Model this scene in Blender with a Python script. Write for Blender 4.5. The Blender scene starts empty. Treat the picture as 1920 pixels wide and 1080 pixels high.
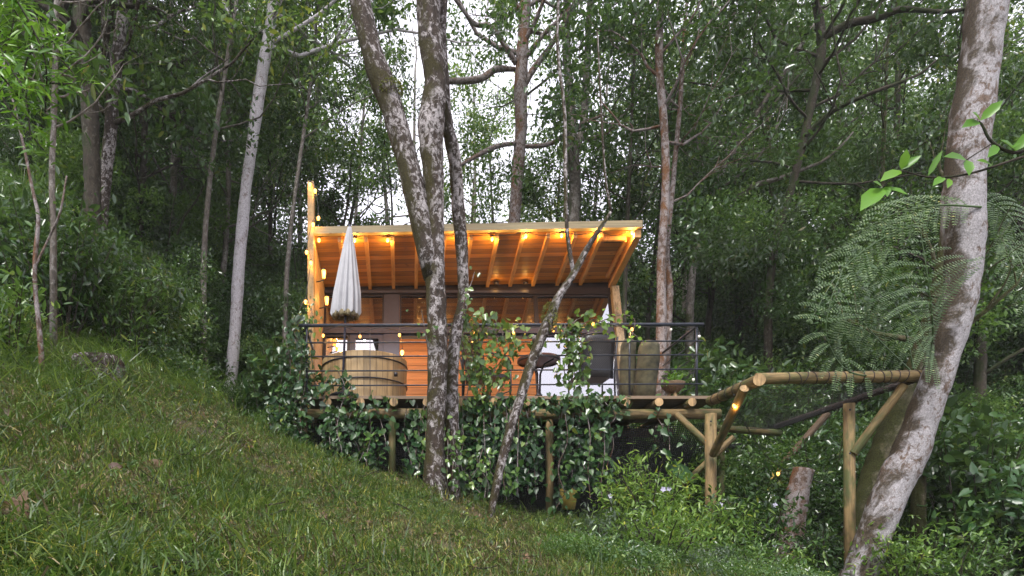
import bpy, math, random
import numpy as np
from mathutils import Vector, Matrix, Euler
C = bpy.context
SC = C.scene
rad = math.radians

# ------------------------------------------------------------------ camera, world, sun, exposure
F, CX, YH = 1200.0, 760.0, 1040.0        # focal length and principal point in photo pixels (1920 wide)
cam = bpy.data.objects.new('camera', bpy.data.cameras.new('camera'))
SC.collection.objects.link(cam)
cam.location = (0, 0, 0); cam.rotation_euler = (rad(90), 0, 0)
cam.data.sensor_width = 36; cam.data.lens = F/1920*36
cam.data.shift_x = (960-CX)/1920; cam.data.shift_y = (YH-540)/1920
cam.data.clip_start = 0.05; cam.data.clip_end = 2000
SC.camera = cam
SUN_EL, SUN_AZ = rad(54), rad(205)       # soft light from above and behind the camera
W = bpy.data.worlds.new('World'); SC.world = W; W.use_nodes = True
nt = W.node_tree; nt.nodes.clear()
wo = nt.nodes.new('ShaderNodeOutputWorld'); bg = nt.nodes.new('ShaderNodeBackground')
sky = nt.nodes.new('ShaderNodeTexSky'); sky.sky_type = 'NISHITA'; sky.sun_disc = False
sky.sun_elevation = SUN_EL; sky.sun_rotation = SUN_AZ; sky.air_density = 1.5; sky.dust_density = 4
mx = nt.nodes.new('ShaderNodeMix'); mx.data_type = 'RGBA'; mx.inputs[0].default_value = 0.8
mx.inputs[7].default_value = (9.3, 9.0, 10.0, 1)     # the even pale cloud layer over it
nt.links.new(sky.outputs[0], mx.inputs[6]); nt.links.new(mx.outputs[2], bg.inputs[0])
bg.inputs[1].default_value = 0.072
nt.links.new(bg.outputs[0], wo.inputs[0])
sl = bpy.data.lights.new('sun', 'SUN'); sl.energy = 1.5; sl.angle = rad(12); sl.color = (1, .97, .93)
so = bpy.data.objects.new('sun', sl); SC.collection.objects.link(so)
sd = Vector((math.sin(SUN_AZ)*math.cos(SUN_EL), math.cos(SUN_AZ)*math.cos(SUN_EL), math.sin(SUN_EL)))
so.rotation_euler = sd.to_track_quat('Z', 'Y').to_euler(); so.location = sd*50
SC.view_settings.view_transform = 'Standard'; SC.view_settings.look = 'None'
SC.view_settings.gamma = 1; SC.view_settings.exposure = 1.7
SC.render.resolution_x = 1024; SC.render.resolution_y = 576

def P(px, py, D): return np.array(((px-CX)/F*D, D, (YH-py)/F*D))

# ------------------------------------------------------------------ materials
M = {}
def newmat(name):
    m = bpy.data.materials.new(name); m.use_nodes = True; M[name] = m
    t = m.node_tree; b = t.nodes['Principled BSDF']
    return m, t, b
def N(t, kind, **kw):
    n = t.nodes.new('ShaderNode'+kind)
    for k, v in kw.items():
        if k.startswith('i_'): n.inputs[k[2:].replace('_', ' ')].default_value = v
        else: setattr(n, k, v)
    return n
def ramp(t, src, stops, mode='LINEAR'):
    r = N(t, 'ValToRGB'); r.color_ramp.interpolation = mode
    e = r.color_ramp.elements
    while len(e) < len(stops): e.new(0.5)
    for q, (p, c) in zip(e, stops): q.position = p; q.color = (*c, 1) if len(c) == 3 else c
    t.links.new(src, r.inputs[0]); return r.outputs[0]
def mix(t, fac, a, b, mode='MIX'):
    n = N(t, 'Mix', data_type='RGBA', blend_type=mode)
    for i, v in ((0, fac), (6, a), (7, b)):
        if isinstance(v, (int, float)): n.inputs[i].default_value = v
        elif isinstance(v, tuple): n.inputs[i].default_value = (*v, 1)
        else: t.links.new(v, n.inputs[i])
    return n.outputs[2]
def coords(t, scale=(1, 1, 1), attr='tc'):
    if attr == 'obj': a = N(t, 'TexCoord').outputs['Object']
    elif attr == 'geo': a = N(t, 'NewGeometry').outputs['Position']
    else: a = N(t, 'Attribute', attribute_name=attr).outputs['Vector']
    mp = N(t, 'Mapping'); mp.inputs['Scale'].default_value = scale
    t.links.new(a, mp.inputs[0]); return mp.outputs[0]
def noise(t, co, scale, detail=4, rough=.55, dist=0):
    n = N(t, 'TexNoise'); n.inputs['Scale'].default_value = scale; n.inputs['Detail'].default_value = detail
    n.inputs['Roughness'].default_value = rough; n.inputs['Distortion'].default_value = dist
    t.links.new(co, n.inputs['Vector']); return n.outputs[0]
def bump(t, b, src, strength=.4, dist=.01):
    n = N(t, 'Bump'); n.inputs['Strength'].default_value = strength; n.inputs['Distance'].default_value = dist
    t.links.new(src, n.inputs['Height']); t.links.new(n.outputs[0], b.inputs['Normal'])

def leafmat(name, dark, mid, light, rough=.38, transl=.3, spec=.5):
    m, t, b = newmat(name)
    a = N(t, 'Attribute', attribute_name='tint').outputs['Fac']
    oi = N(t, 'ObjectInfo').outputs['Random']
    ma = N(t, 'Math', operation='MULTIPLY_ADD'); ma.inputs[1].default_value = .3; ma.inputs[2].default_value = -.15
    t.links.new(oi, ma.inputs[0])
    ad = N(t, 'Math', operation='ADD'); t.links.new(a, ad.inputs[0]); t.links.new(ma.outputs[0], ad.inputs[1])
    col = ramp(t, ad.outputs[0], [(0, dark), (.5, mid), (.9, light), (1, (light[0]*1.6, light[1]*1.15, light[2]*.8))])
    t.links.new(col, b.inputs['Base Color']); b.inputs['Roughness'].default_value = rough
    b.inputs['Specular IOR Level'].default_value = spec
    tr = N(t, 'BsdfTranslucent'); t.links.new(mix(t, .5, col, (.14, .24, .03)), tr.inputs[0])
    ms = N(t, 'MixShader'); ms.inputs[0].default_value = transl
    t.links.new(b.outputs[0], ms.inputs[1]); t.links.new(tr.outputs[0], ms.inputs[2])
    t.links.new(ms.outputs[0], t.nodes['Material Output'].inputs[0])
leafmat('leaf_dark', (.014, .038, .012), (.040, .092, .026), (.11, .19, .055), rough=.27, transl=.3, spec=.7)
leafmat('leaf_mid', (.024, .062, .012), (.068, .15, .028), (.19, .29, .06), rough=.28, transl=.38, spec=.7)
leafmat('leaf_light', (.05, .11, .02), (.11, .21, .035), (.24, .36, .07), transl=.5, rough=.32)
leafmat('leaf_grey', (.03, .05, .03), (.055, .085, .05), (.10, .13, .08), rough=.3)
leafmat('leaf_vine', (.010, .035, .012), (.028, .080, .022), (.085, .16, .035), rough=.36, transl=.25)
leafmat('leaf_bright', (.05, .15, .01), (.10, .26, .015), (.2, .36, .03), transl=.45)
leafmat('leaf_fern', (.025, .055, .018), (.07, .125, .045), (.18, .25, .11), rough=.35)
leafmat('grass', (.018, .045, .008), (.075, .135, .022), (.21, .27, .06), rough=.42)
leafmat('straw', (.07, .05, .025), (.17, .13, .06), (.32, .26, .14), rough=.6, transl=.2)
leafmat('dead_leaf', (.045, .018, .010), (.10, .052, .026), (.18, .11, .06), rough=.6, transl=.15)
leafmat('petal', (.45, .42, .6), (.6, .58, .75), (.75, .75, .85), rough=.5)

def bark(name, base, pale, palef, moss, mossf, sc=1.0, roughv=.85, side=.12, cr=.35):
    m, t, b = newmat(name)
    co = coords(t, (1, 1, .4), 'tc'); ob = coords(t, (1, 1, .75), 'tc')
    n1 = noise(t, co, 30*sc, 7, .7, .3); n2 = noise(t, ob, 17*sc, 8, .72, .5); n3 = noise(t, ob, 3.5*sc, 6, .68, .6); n4 = noise(t, ob, 85*sc, 4); n5 = noise(t, ob, 2.2*sc, 3, .5)
    gn = N(t, 'NewGeometry'); sn = N(t, 'SeparateXYZ'); t.links.new(gn.outputs['Normal'], sn.inputs[0])
    c0 = ramp(t, n1, [(.30, tuple(x*.35 for x in base)), (.5, base), (.72, tuple(min(1, x*1.7) for x in base))])
    ad = N(t, 'Math', operation='MULTIPLY_ADD'); ad.inputs[1].default_value = cr; t.links.new(n5, ad.inputs[0]); t.links.new(n2, ad.inputs[2])
    pf = ramp(t, ad.outputs[0], [(palef+cr*.5-.05, (0, 0, 0)), (palef+cr*.5+.05, (1, 1, 1))])
    pc = ramp(t, n4, [(.3, tuple(x*.5 for x in pale)), (.62, pale)])
    c1 = mix(t, pf, c0, pc)
    ms = N(t, 'Math', operation='MULTIPLY_ADD'); ms.inputs[1].default_value = -side; t.links.new(sn.outputs[0], ms.inputs[0]); t.links.new(n3, ms.inputs[2])
    mf = ramp(t, ms.outputs[0], [(mossf-.06, (0, 0, 0)), (mossf+.06, (1, 1, 1))])
    mc = ramp(t, n4, [(.35, tuple(x*.4 for x in moss)), (.65, moss)])
    c2 = mix(t, mf, c1, mc)
    t.links.new(c2, b.inputs['Base Color']); b.inputs['Roughness'].default_value = roughv
    b.inputs['Specular IOR Level'].default_value = .25
    bump(t, b, mix(t, .5, n1, n2), 1.0, .03/sc)
bark('bark_mottled', (.036, .026, .020), (.40, .37, .37), .53, (.045, .038, .010), .56)
bark('bark_grey', (.11, .095, .08), (.28, .26, .24), .55, (.05, .06, .02), .62)
bark('bark_dark', (.035, .028, .02), (.13, .12, .10), .60, (.03, .04, .012), .58)
bark('bark_white', (.24, .20, .19), (.60, .57, .60), .41, (.10, .08, .05), .70, .8, side=.06)
bark('bark_big', (.095, .065, .048), (.33, .315, .325), .46, (.06, .045, .028), .60, .9, .65, side=.16)
bark('bark_orange', (.09, .06, .045), (.27, .24, .235), .49, (.17, .08, .035), .60, side=.08)
bark('bark_moss', (.08, .07, .04), (.20, .18, .13), .58, (.055, .06, .015), .50)

def logmat(name, c, dirt=(.045, .035, .02), moss=(.05, .07, .02), mf=.66):
    m, t, b = newmat(name)
    g = noise(t, coords(t, (1, 1, .06)), 60, 5, .6, .4); k = noise(t, coords(t, (1, 1, .5)), 6, 4, .6); d = noise(t, coords(t, (1, 1, .25)), 14, 4, .6)
    col = ramp(t, g, [(.3, tuple(x*.55 for x in c)), (.5, c), (.75, tuple(x*1.3 for x in c))])
    col = mix(t, ramp(t, d, [(.45, (0, 0, 0)), (.68, (.85, .85, .85))]), col, dirt)
    col = mix(t, ramp(t, k, [(mf-.08, (0, 0, 0)), (mf+.08, (.85, .85, .85))]), col, moss)
    t.links.new(col, b.inputs['Base Color']); b.inputs['Roughness'].default_value = .7; b.inputs['Specular IOR Level'].default_value = .3
    bump(t, b, g, .9, .012)
logmat('log', (.21, .145, .065), mf=.56); logmat('log_moss', (.12, .09, .035), mf=.5); logmat('log_dark', (.10, .065, .04))
logmat('sawn_end', (.42, .28, .14), mf=.8)
logmat('plank_grey', (.34, .27, .17), mf=.8)

def planks(name, c, axis, width, gloss=.45, var=.35, gap=.04, knots=True, along=0):
    """boards: `axis` is the coordinate across the boards, width in metres, `along` the one along them"""
    m, t, b = newmat(name)
    co = coords(t, (1, 1, 1)); sx = N(t, 'SeparateXYZ'); t.links.new(co, sx.inputs[0])
    dv = N(t, 'Math', operation='DIVIDE'); dv.inputs[1].default_value = width; t.links.new(sx.outputs[axis], dv.inputs[0])
    fl = N(t, 'Math', operation='FLOOR'); t.links.new(dv.outputs[0], fl.inputs[0])
    fr = N(t, 'Math', operation='FRACT'); t.links.new(dv.outputs[0], fr.inputs[0])
    wn = N(t, 'TexWhiteNoise', noise_dimensions='1D'); t.links.new(fl.outputs[0], wn.inputs['W'])
    s = [26, 26, 26]; s[along] = 1.6
    mp = N(t, 'Mapping'); mp.inputs['Scale'].default_value = s; t.links.new(co, mp.inputs[0])
    va = N(t, 'VectorMath', operation='ADD'); t.links.new(mp.outputs[0], va.inputs[0])
    cb = N(t, 'VectorMath', operation='SCALE'); cb.inputs['Scale'].default_value = 37; t.links.new(wn.outputs['Color'], cb.inputs[0]); t.links.new(cb.outputs[0], va.inputs[1])
    g = noise(t, va.outputs[0], 1.0, 5, .6, .7)
    col = ramp(t, g, [(.25, tuple(x*.6 for x in c)), (.5, c), (.8, tuple(min(1, x*1.25) for x in c))])
    col = mix(t, ramp(t, wn.outputs['Value'], [(0, (1-var,)*3), (1, (1, 1, 1))]), (0, 0, 0), col)
    if knots:
        s2 = [3, 3, 3]; s2[axis] = 9; s2[along] = 4
        vo = N(t, 'TexVoronoi'); vo.inputs['Scale'].default_value = 1.0
        mp2 = N(t, 'Mapping'); mp2.inputs['Scale'].default_value = s2; t.links.new(co, mp2.inputs[0]); t.links.new(mp2.outputs[0], vo.inputs['Vector'])
        col = mix(t, ramp(t, vo.outputs['Distance'], [(.05, (.8, .8, .8)), (.13, (0, 0, 0))]), col, tuple(x*.25 for x in c))
    gp = ramp(t, fr.outputs[0], [(0, (0, 0, 0)), (gap, (1, 1, 1)), (1-gap, (1, 1, 1)), (1, (0, 0, 0))])
    col = mix(t, gp, tuple(x*.18 for x in c), col)
    t.links.new(col, b.inputs['Base Color']); b.inputs['Roughness'].default_value = gloss
    bump(t, b, gp, .6, .006)
planks('soffit_boards', (.52, .24, .05), 1, .10, .42, .55, .09)
planks('wall_boards', (.36, .125, .025), 2, .13, .6, .4, .06)
planks('side_boards', (.55, .36, .16), 2, .15, .5, .2, .03, along=1)
planks('tub_staves', (.42, .29, .14), 0, .09, .45, .45, .05, False, along=2)
planks('deck_boards', (.20, .14, .09), 1, .12, .7, .3, .06)
planks('fascia_wood', (.24, .19, .10), 2, .5, .6, .1, .0, True)
planks('post_wood', (.30, .19, .07), 2, .9, .6, .1, .0, False, along=1)
planks('rafter_wood', (.55, .29, .09), 2, .9, .5, .1, .0, False, along=1)

def plain(name, c, rough=.5, metal=0, var=.25, scale=20, bmp=0, spec=.5, attr='obj'):
    m, t, b = newmat(name)
    n = noise(t, coords(t, (1, 1, 1), attr), scale, 5, .6)
    t.links.new(ramp(t, n, [(.3, tuple(x*(1-var) for x in c)), (.7, tuple(min(1, x*(1+var)) for x in c))]), b.inputs['Base Color'])
    b.inputs['Roughness'].default_value = rough; b.inputs['Metallic'].default_value = metal; b.inputs['Specular IOR Level'].default_value = spec
    if bmp: bump(t, b, n, bmp, .005)
    return m, t, b
plain('black_metal', (.02, .02, .026), .4, .3, .3)
plain('dark_rail', (.035, .04, .055), .35, .3, .3)
plain('frame_dark', (.014, .012, .018), .5, 0, .15, spec=.3)
plain('frame_grey', (.040, .042, .070), .5, 0, .1, spec=.3)
plain('canvas', (.37, .37, .39), .8, 0, .12, 6, .2)
plain('canvas_under', (.16, .13, .07), .9, 0, .4, 30)
plain('net_black', (.012, .013, .016), .6, 0, .3)
plain('rope_dark', (.035, .022, .018), .8, 0, .5, 60, .5)
plain('table_brown', (.10, .035, .025), .35, 0, .4, 8)
plain('curtain', (.40, .42, .50), .8, 0, .05, 3)  # pale tone standing in for sky reflected in the panes
plain('bracket_black', (.01, .01, .01), .5)
plain('soil', (.085, .06, .038), .95, 0, .6, 14, .8)
plain('fibre', (.13, .085, .05), .95, 0, .5, 60, .8)
plain('stone_moss', (.055, .05, .026), .9, 0, .75, 9, 1)
plain('plastic_white', (.45, .50, .54), .5, 0, .2, 9)
plain('plastic_yellow', (.40, .30, .07), .6, 0, .3, 9)
plain('roofing', (.08, .07, .06), .8, 0, .4, 9)
M['wall_boards'].node_tree.nodes['Principled BSDF'].inputs['Specular IOR Level'].default_value = .2
# rattan weave
m, t, b = newmat('rattan')
co = coords(t, (1, 1, 1), 'obj'); wv = N(t, 'TexChecker'); wv.inputs['Scale'].default_value = 70; t.links.new(co, wv.inputs[0])
t.links.new(mix(t, wv.outputs['Fac'], (.006, .006, .009), (.035, .035, .045)), b.inputs['Base Color']); b.inputs['Roughness'].default_value = .4
bump(t, b, wv.outputs['Fac'], .6, .004)
# ground
m, t, b = newmat('ground')
co = coords(t, (1, 1, 1), 'geo'); n1 = noise(t, co, 1.3, 6, .6); n2 = noise(t, co, 18, 5, .65)
c1 = ramp(t, n2, [(.3, (.025, .018, .010)), (.5, (.06, .045, .022)), (.7, (.10, .08, .04))])
c2 = ramp(t, n2, [(.3, (.012, .022, .006)), (.6, (.03, .05, .012)), (.8, (.06, .09, .02))])
t.links.new(mix(t, ramp(t, n1, [(.42, (0, 0, 0)), (.58, (1, 1, 1))]), c2, c1), b.inputs['Base Color'])
b.inputs['Roughness'].default_value = .95; bump(t, b, n2, .8, .03)
# glass
m, t, b = newmat('glass')
t.nodes.remove(b); g = N(t, 'BsdfGlossy'); g.inputs['Roughness'].default_value = .02; g.inputs[0].default_value = (.95, .95, 1, 1)
tr = N(t, 'BsdfTransparent'); tr.inputs[0].default_value = (.88, .9, .9, 1); fr = N(t, 'Fresnel'); fr.inputs[0].default_value = 5.0
ms = N(t, 'MixShader'); t.links.new(fr.outputs[0], ms.inputs[0]); t.links.new(tr.outputs[0], ms.inputs[1]); t.links.new(g.outputs[0], ms.inputs[2])
t.links.new(ms.outputs[0], t.nodes['Material Output'].inputs[0])
def emis(name, c, s):
    m, t, b = newmat(name); b.inputs['Base Color'].default_value = (*c, 1)
    b.inputs['Emission Color'].default_value = (*c, 1); b.inputs['Emission Strength'].default_value = s
emis('bulb_lit', (1, .43, .08), 2.2); emis('bulb_dim', (1, .45, .10), 1.0)
m, t, b = newmat('bulb_off'); b.inputs['Base Color'].default_value = (.75, .75, .7, 1); b.inputs['Roughness'].default_value = .15
m, t, b = newmat('lantern_glass'); b.inputs['Base Color'].default_value = (1, .6, .2, 1); b.inputs['Emission Color'].default_value = (1, .42, .08, 1); b.inputs['Emission Strength'].default_value = 1.3

# ------------------------------------------------------------------ mesh building
class MB:
    def __init__(s): s.V = []; s.Fq = []; s.Ft = []; s.T = []; s.tq = []; s.tt = []; s.n = 0
    def add(s, V, quads=None, tris=None, tint=.5, tc=None):
        V = np.asarray(V, float).reshape(-1, 3); s.V.append(V); s.T.append(V if tc is None else np.asarray(tc, float).reshape(-1, 3))
        for Fx, L, TL in ((quads, s.Fq, s.tq), (tris, s.Ft, s.tt)):
            if Fx is not None and len(Fx):
                Fx = np.asarray(Fx, int); L.append(Fx+s.n)
                TL.append(np.full(len(Fx), tint) if np.isscalar(tint) else np.asarray(tint, float))
        s.n += len(V); return s
    def box(s, a, b, rot=None, piv=None):
        a = np.minimum(a, b); b_ = np.maximum(a, b); b = b_
        V = np.array([[x, y, z] for z in (a[2], b[2]) for y in (a[1], b[1]) for x in (a[0], b[0])], float)
        return s.hexa(V)
    def hexa(s, V, tc=None):
        V = np.asarray(V, float)
        return s.add(V, quads=[[0, 2, 3, 1], [4, 5, 7, 6], [0, 1, 5, 4], [2, 6, 7, 3], [0, 4, 6, 2], [1, 3, 7, 5]], tc=tc)
    def cbox(s, c, size, R=None):
        h = np.array(size)/2
        V = np.array([[x, y, z] for z in (-1, 1) for y in (-1, 1) for x in (-1, 1)], float)*h
        tc = V.copy()
        if R is not None: V = V@np.array(R).T
        return s.hexa(V+np.array(c), tc)
    def tube(s, pts, r, sides=8, cap=True, knob=0, rng=None, cfun=None):
        pts = np.asarray(pts, float); n = len(pts); r = np.full(n, r) if np.isscalar(r) else np.asarray(r, float)
        T = np.gradient(pts, axis=0); T /= np.linalg.norm(T, axis=1)[:, None]+1e-9
        u = np.cross(T[0], (0.31, .95, .02) if abs(T[0][2]) > .7 else (0, 0, 1)); u /= np.linalg.norm(u)
        ang = np.linspace(0, 2*math.pi, sides, endpoint=False); V = []; TC = []; L = 0
        for i in range(n):
            u = u-T[i]*np.dot(u, T[i]); u /= np.linalg.norm(u); w = np.cross(T[i], u)
            if i: L += np.linalg.norm(pts[i]-pts[i-1])
            rr = np.full(sides, r[i])
            if knob and rng is not None: rr = rr*(1+knob*rng.normal(size=sides))
            V.append(pts[i]+np.outer(np.cos(ang)*rr, u)+np.outer(np.sin(ang)*rr, w))
            TC.append(np.c_[np.cos(ang)*r[i]+pts[0][0], np.sin(ang)*r[i]+pts[0][1], np.full(sides, L+pts[0][2])])
        V = np.concatenate(V); TC = np.concatenate(TC)
        i = np.arange(n-1)[:, None]*sides; j = np.arange(sides)[None, :]; k = (j+1) % sides
        Q = np.stack([i+j, i+k, i+sides+k, i+sides+j], -1).reshape(-1, 4)
        tr = None
        if cap:
            V = np.concatenate([V, pts[:1], pts[-1:]]); TC = np.concatenate([TC, TC[:1], TC[-1:]])
            a = n*sides; tr = [[a, (q+1) % sides, q] for q in range(sides)]+[[a+1, (n-1)*sides+q, (n-1)*sides+(q+1) % sides] for q in range(sides)]
        return s.add(V, quads=Q, tris=tr, tc=TC)
    def ball(s, c, r, sc=(1, 1, 1), nu=10, nv=7):
        V = [[0, 0, -1]]; 
        for i in range(1, nv):
            a = -math.pi/2+math.pi*i/nv
            V += [[math.cos(a)*math.cos(2*math.pi*j/nu), math.cos(a)*math.sin(2*math.pi*j/nu), math.sin(a)] for j in range(nu)]
        V.append([0, 0, 1]); q = []; tr = []
        for j in range(nu):
            k = (j+1) % nu; tr.append([0, 1+k, 1+j]); b_ = 1+(nv-2)*nu; tr.append([b_+j, b_+k, len(V)-1])
            for i in range(nv-2): q.append([1+i*nu+j, 1+i*nu+k, 1+(i+1)*nu+k, 1+(i+1)*nu+j])
        return s.add(np.array(V)*r*np.array(sc)+np.array(c), q, tr)
    def lathe(s, prof, c, sides=32, wob=None):
        V = []; TC = []
        for (r, z) in prof:
            for j in range(sides):
                a = 2*math.pi*j/sides; rr = r*(wob(a, z) if wob else 1)
                V.append([c[0]+rr*math.cos(a), c[1]+rr*math.sin(a), c[2]+z]); TC.append([a*max(p[0] for p in prof), rr, z])
        n = len(prof); Q = [[i*sides+j, i*sides+(j+1) % sides, (i+1)*sides+(j+1) % sides, (i+1)*sides+j] for i in range(n-1) for j in range(sides)]
        return s.add(V, Q, tc=TC)
    def build(s, name, mat, parent=None, smooth=True, label=None):
        V = np.concatenate(s.V) if s.V else np.zeros((0, 3)); T = np.concatenate(s.T) if s.T else V
        if parent not in (None, 'proto'):
            r = parent; off = np.array(r.location)
            while r.parent is not None: r = r.parent; off = off+np.array(r.location)
            V = V-off
        Fq = np.concatenate(s.Fq) if s.Fq else np.zeros((0, 4), int); Ft = np.concatenate(s.Ft) if s.Ft else np.zeros((0, 3), int)
        me = bpy.data.meshes.new(name); nq, ntt = len(Fq), len(Ft)
        me.vertices.add(len(V)); me.vertices.foreach_set('co', V.astype(np.float32).ravel())
        me.loops.add(nq*4+ntt*3); me.loops.foreach_set('vertex_index', np.concatenate([Fq.ravel(), Ft.ravel()]).astype(np.int32))
        me.polygons.add(nq+ntt)
        me.polygons.foreach_set('loop_start', np.concatenate([np.arange(nq)*4, nq*4+np.arange(ntt)*3]).astype(np.int32))
        me.polygons.foreach_set('use_smooth', np.full(nq+ntt, smooth))
        tint = np.concatenate((s.tq or [np.zeros(0)])+(s.tt or [np.zeros(0)]))
        at = me.attributes.new('tint', 'FLOAT', 'FACE'); at.data.foreach_set('value', tint.astype(np.float32))
        at = me.attributes.new('tc', 'FLOAT_VECTOR', 'POINT'); at.data.foreach_set('vector', T.astype(np.float32).ravel())
        me.update(calc_edges=True); me.materials.append(M[mat])
        o = bpy.data.objects.new(name, me)
        if parent != 'proto': SC.collection.objects.link(o)
        if parent not in (None, 'proto'): o.parent = parent
        if label: o['label'] = label
        return o

def tag(o, label=None, cat=None, group=None, kind=None):
    for k, v in (('label', label), ('category', cat), ('group', group), ('kind', kind)):
        if v: o[k] = v
    return o
def thing(name, loc, label, cat, group=None):
    o = bpy.data.objects.new(name, None); o.empty_display_size = .1; o.location = tuple(loc); SC.collection.objects.link(o)
    return tag(o, label, cat, group)
def dup(root, loc=None, rz=None, label=None, scale=None):
    r = root.copy(); SC.collection.objects.link(r)
    if loc is not None: r.location = tuple(loc)
    if rz is not None: r.rotation_euler = (0, 0, rz)
    if scale: r.scale = (scale,)*3
    if label: r['label'] = label
    for ch in [c for c in SC.objects if c.parent == root]:
        c = ch.copy(); SC.collection.objects.link(c); c.parent = r
    return r

# leaf templates: (along, across, up), triangles
T4 = (np.array([(0, 0, 0), (.45, -.5, .16), (1, 0, -.05), (.45, .5, .16)]), np.array([(0, 1, 2), (0, 2, 3)]))
TL = (np.array([(0, 0, 0), (.25, -.38, .12), (.62, -.42, .14), (1, 0, -.12), (.62, .42, .14), (.25, .38, .12), (.5, 0, -.02)]),
      np.array([(6, 0, 1), (6, 1, 2), (6, 2, 3), (6, 3, 4), (6, 4, 5), (6, 5, 0)]))
TH = (np.array([(0, 0, 0), (-.14, -.3, .1), (.2, -.52, .14), (.62, -.34, .1), (1, 0, -.1), (.62, .34, .1), (.2, .52, .14), (-.14, .3, .1), (.45, 0, -.03)]),
      np.array([(8, 0, 1), (8, 1, 2), (8, 2, 3), (8, 3, 4), (8, 4, 5), (8, 5, 6), (8, 6, 7), (8, 7, 0)]))
def leaves(mb, pos, ax, up, L, Wd, tint, T=T4):
    V, Tr = T; n = len(pos)
    if n == 0: return
    ax = ax/(np.linalg.norm(ax, axis=1)[:, None]+1e-9)
    sd_ = np.cross(ax, up); sd_ /= np.linalg.norm(sd_, axis=1)[:, None]+1e-9; nn = np.cross(sd_, ax)
    L = np.broadcast_to(L, (n,)); Wd = np.broadcast_to(Wd, (n,)); tint = np.broadcast_to(tint, (n,))
    X = pos[:, None]+ax[:, None]*(V[None, :, 0:1]*L[:, None, None])+sd_[:, None]*(V[None, :, 1:2]*Wd[:, None, None])+nn[:, None]*(V[None, :, 2:3]*Wd[:, None, None])
    k = len(V); Fx = (Tr[None]+np.arange(n)[:, None, None]*k).reshape(-1, 3)
    mb.add(X.reshape(-1, 3), tris=Fx, tint=np.repeat(tint, len(Tr)))
def unit(v): v = np.asarray(v, float); return v/(np.linalg.norm(v)+1e-9)

def clump(mb, rng, tips, per, spread, L, asp=.45, T=T4, droop=.35, tint=(.45, .2), outw=.6, centre=None):
    tips = np.asarray(tips, float); n = len(tips)*per
    base = np.repeat(tips, per, 0); off = rng.normal(size=(n, 3))*spread*np.array((1, 1, .7)); pos = base+off
    ax = rng.normal(size=(n, 3))+unit_rows(off)*outw; ax[:, 2] -= droop; up = rng.normal(size=(n, 3))*.55+np.array((0, 0, 1.0))
    ln = L*rng.uniform(.6, 1.25, n); tt = np.clip(np.repeat(rng.normal(tint[0], tint[1]*.6, len(tips)), per)+rng.normal(0, tint[1]*.7, n), 0, 1)
    leaves(mb, pos, ax, up, ln, ln*asp, tt, T)
def unit_rows(a): return a/(np.linalg.norm(a, axis=1)[:, None]+1e-9)

def limb(mb, rng, p, d, length, r, depth, tips, up=.12, wig=.18, kids=4, sides=5, spread=.9):
    n = 6; pts = [np.array(p, float)]; d = unit(d); seg = length/n
    for i in range(n):
        d = unit(d+rng.normal(size=3)*wig+np.array((0, 0, up))); pts.append(pts[-1]+d*seg)
    rr = np.linspace(r, r*.35, n+1); mb.tube(pts, rr, max(4, sides), cap=False)
    if depth == 0:
        tips += [pts[q] for q in (3, 4, 5, 6)]; return
    for q in range(kids):
        i = 2+int(rng.integers(0, n-1)) if q else n
        dd = unit(pts[i]-pts[i-1]); side = unit(np.cross(dd, rng.normal(size=3)))
        limb(mb, rng, pts[i], dd*(.8 if q else 1.4)+side*spread*(1 if q else .4), length*rng.uniform(.4, .65), rr[i]*.65, depth-1, tips, up, wig, max(2, kids-1), 4, spread)

def spline(pts, n=24):
    """Catmull-Rom through rows of numbers"""
    p = np.asarray(pts, float); p = np.vstack([2*p[0]-p[1], p, 2*p[-1]-p[-2]]); m = len(p)-3; out = []
    for i in range(n+1):
        u = i/n*m; k = min(int(u), m-1); f = u-k; a, b_, c, d = p[k], p[k+1], p[k+2], p[k+3]
        out.append(.5*((2*b_)+(-a+c)*f+(2*a-5*b_+4*c-d)*f*f+(-a+3*b_-3*c+d)*f**3))
    return np.array(out)
def pxpath(rows, n=24):
    """rows of (px, py, D, width px) read off the photo -> centre line and radii in metres"""
    s = spline(rows, n); pts = np.array([P(a, b_, d) for a, b_, d, w in s]); return pts, s[:, 3]*s[:, 2]/F/2

# ------------------------------------------------------------------ terrain
def pp(px, py, D): q = P(px, py, D); return (q[0], q[1], q[2])
CP = np.array([pp(0, 1080, 1.9), pp(480, 1080, 2.8), pp(960, 1080, 4.2), pp(1300, 1085, 5.5), pp(1594, 1125, 7.2), pp(1900, 1140, 7),
    pp(0, 850, 3.4), pp(250, 880, 4.2), pp(500, 950, 4.8), pp(800, 1000, 5.8), pp(1000, 1020, 6.5), pp(0, 655, 6.2), pp(220, 705, 6.6),
    pp(440, 805, 7.4), pp(600, 868, 8.0), pp(740, 900, 8.2), pp(850, 942, 7.4), pp(920, 974, 7.5), pp(1030, 980, 8.6), pp(1200, 1005, 8), pp(1332, 1072, 8.3),
    (0, 0, -1.35), (-1.5, .5, -.75), (2, 0, -1.7), (-3, 2, .45), (-3.3, 12, 2.95), (-6, 6, 3.4), (-8, 9, 5.0), (-7.5, 12, 5.4), (-13, 20, 10.5),
    (-1.7, 11, 1.6), (0, 12.5, 1.7), (4, 12.5, 1.2), (4.5, 10, .4), (8, 12, 1.1), (13, 14, 3.2), (1, 15, 3.0), (2, 20, 5.2), (10, 22, 7.2), (-3, 22, 7.8), (0, 32, 10),
    (20, 20, 9), (-22, 30, 18), (20, 38, 14), (0, 60, 16), (-32, 60, 26), (32, 60, 22), (8, 8, -.5), (10, 4, -1.2), (-10, 0, 2.5), (0, -6, -2.8), (12, -6, -3.2), (-12, -6, .5)])
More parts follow.
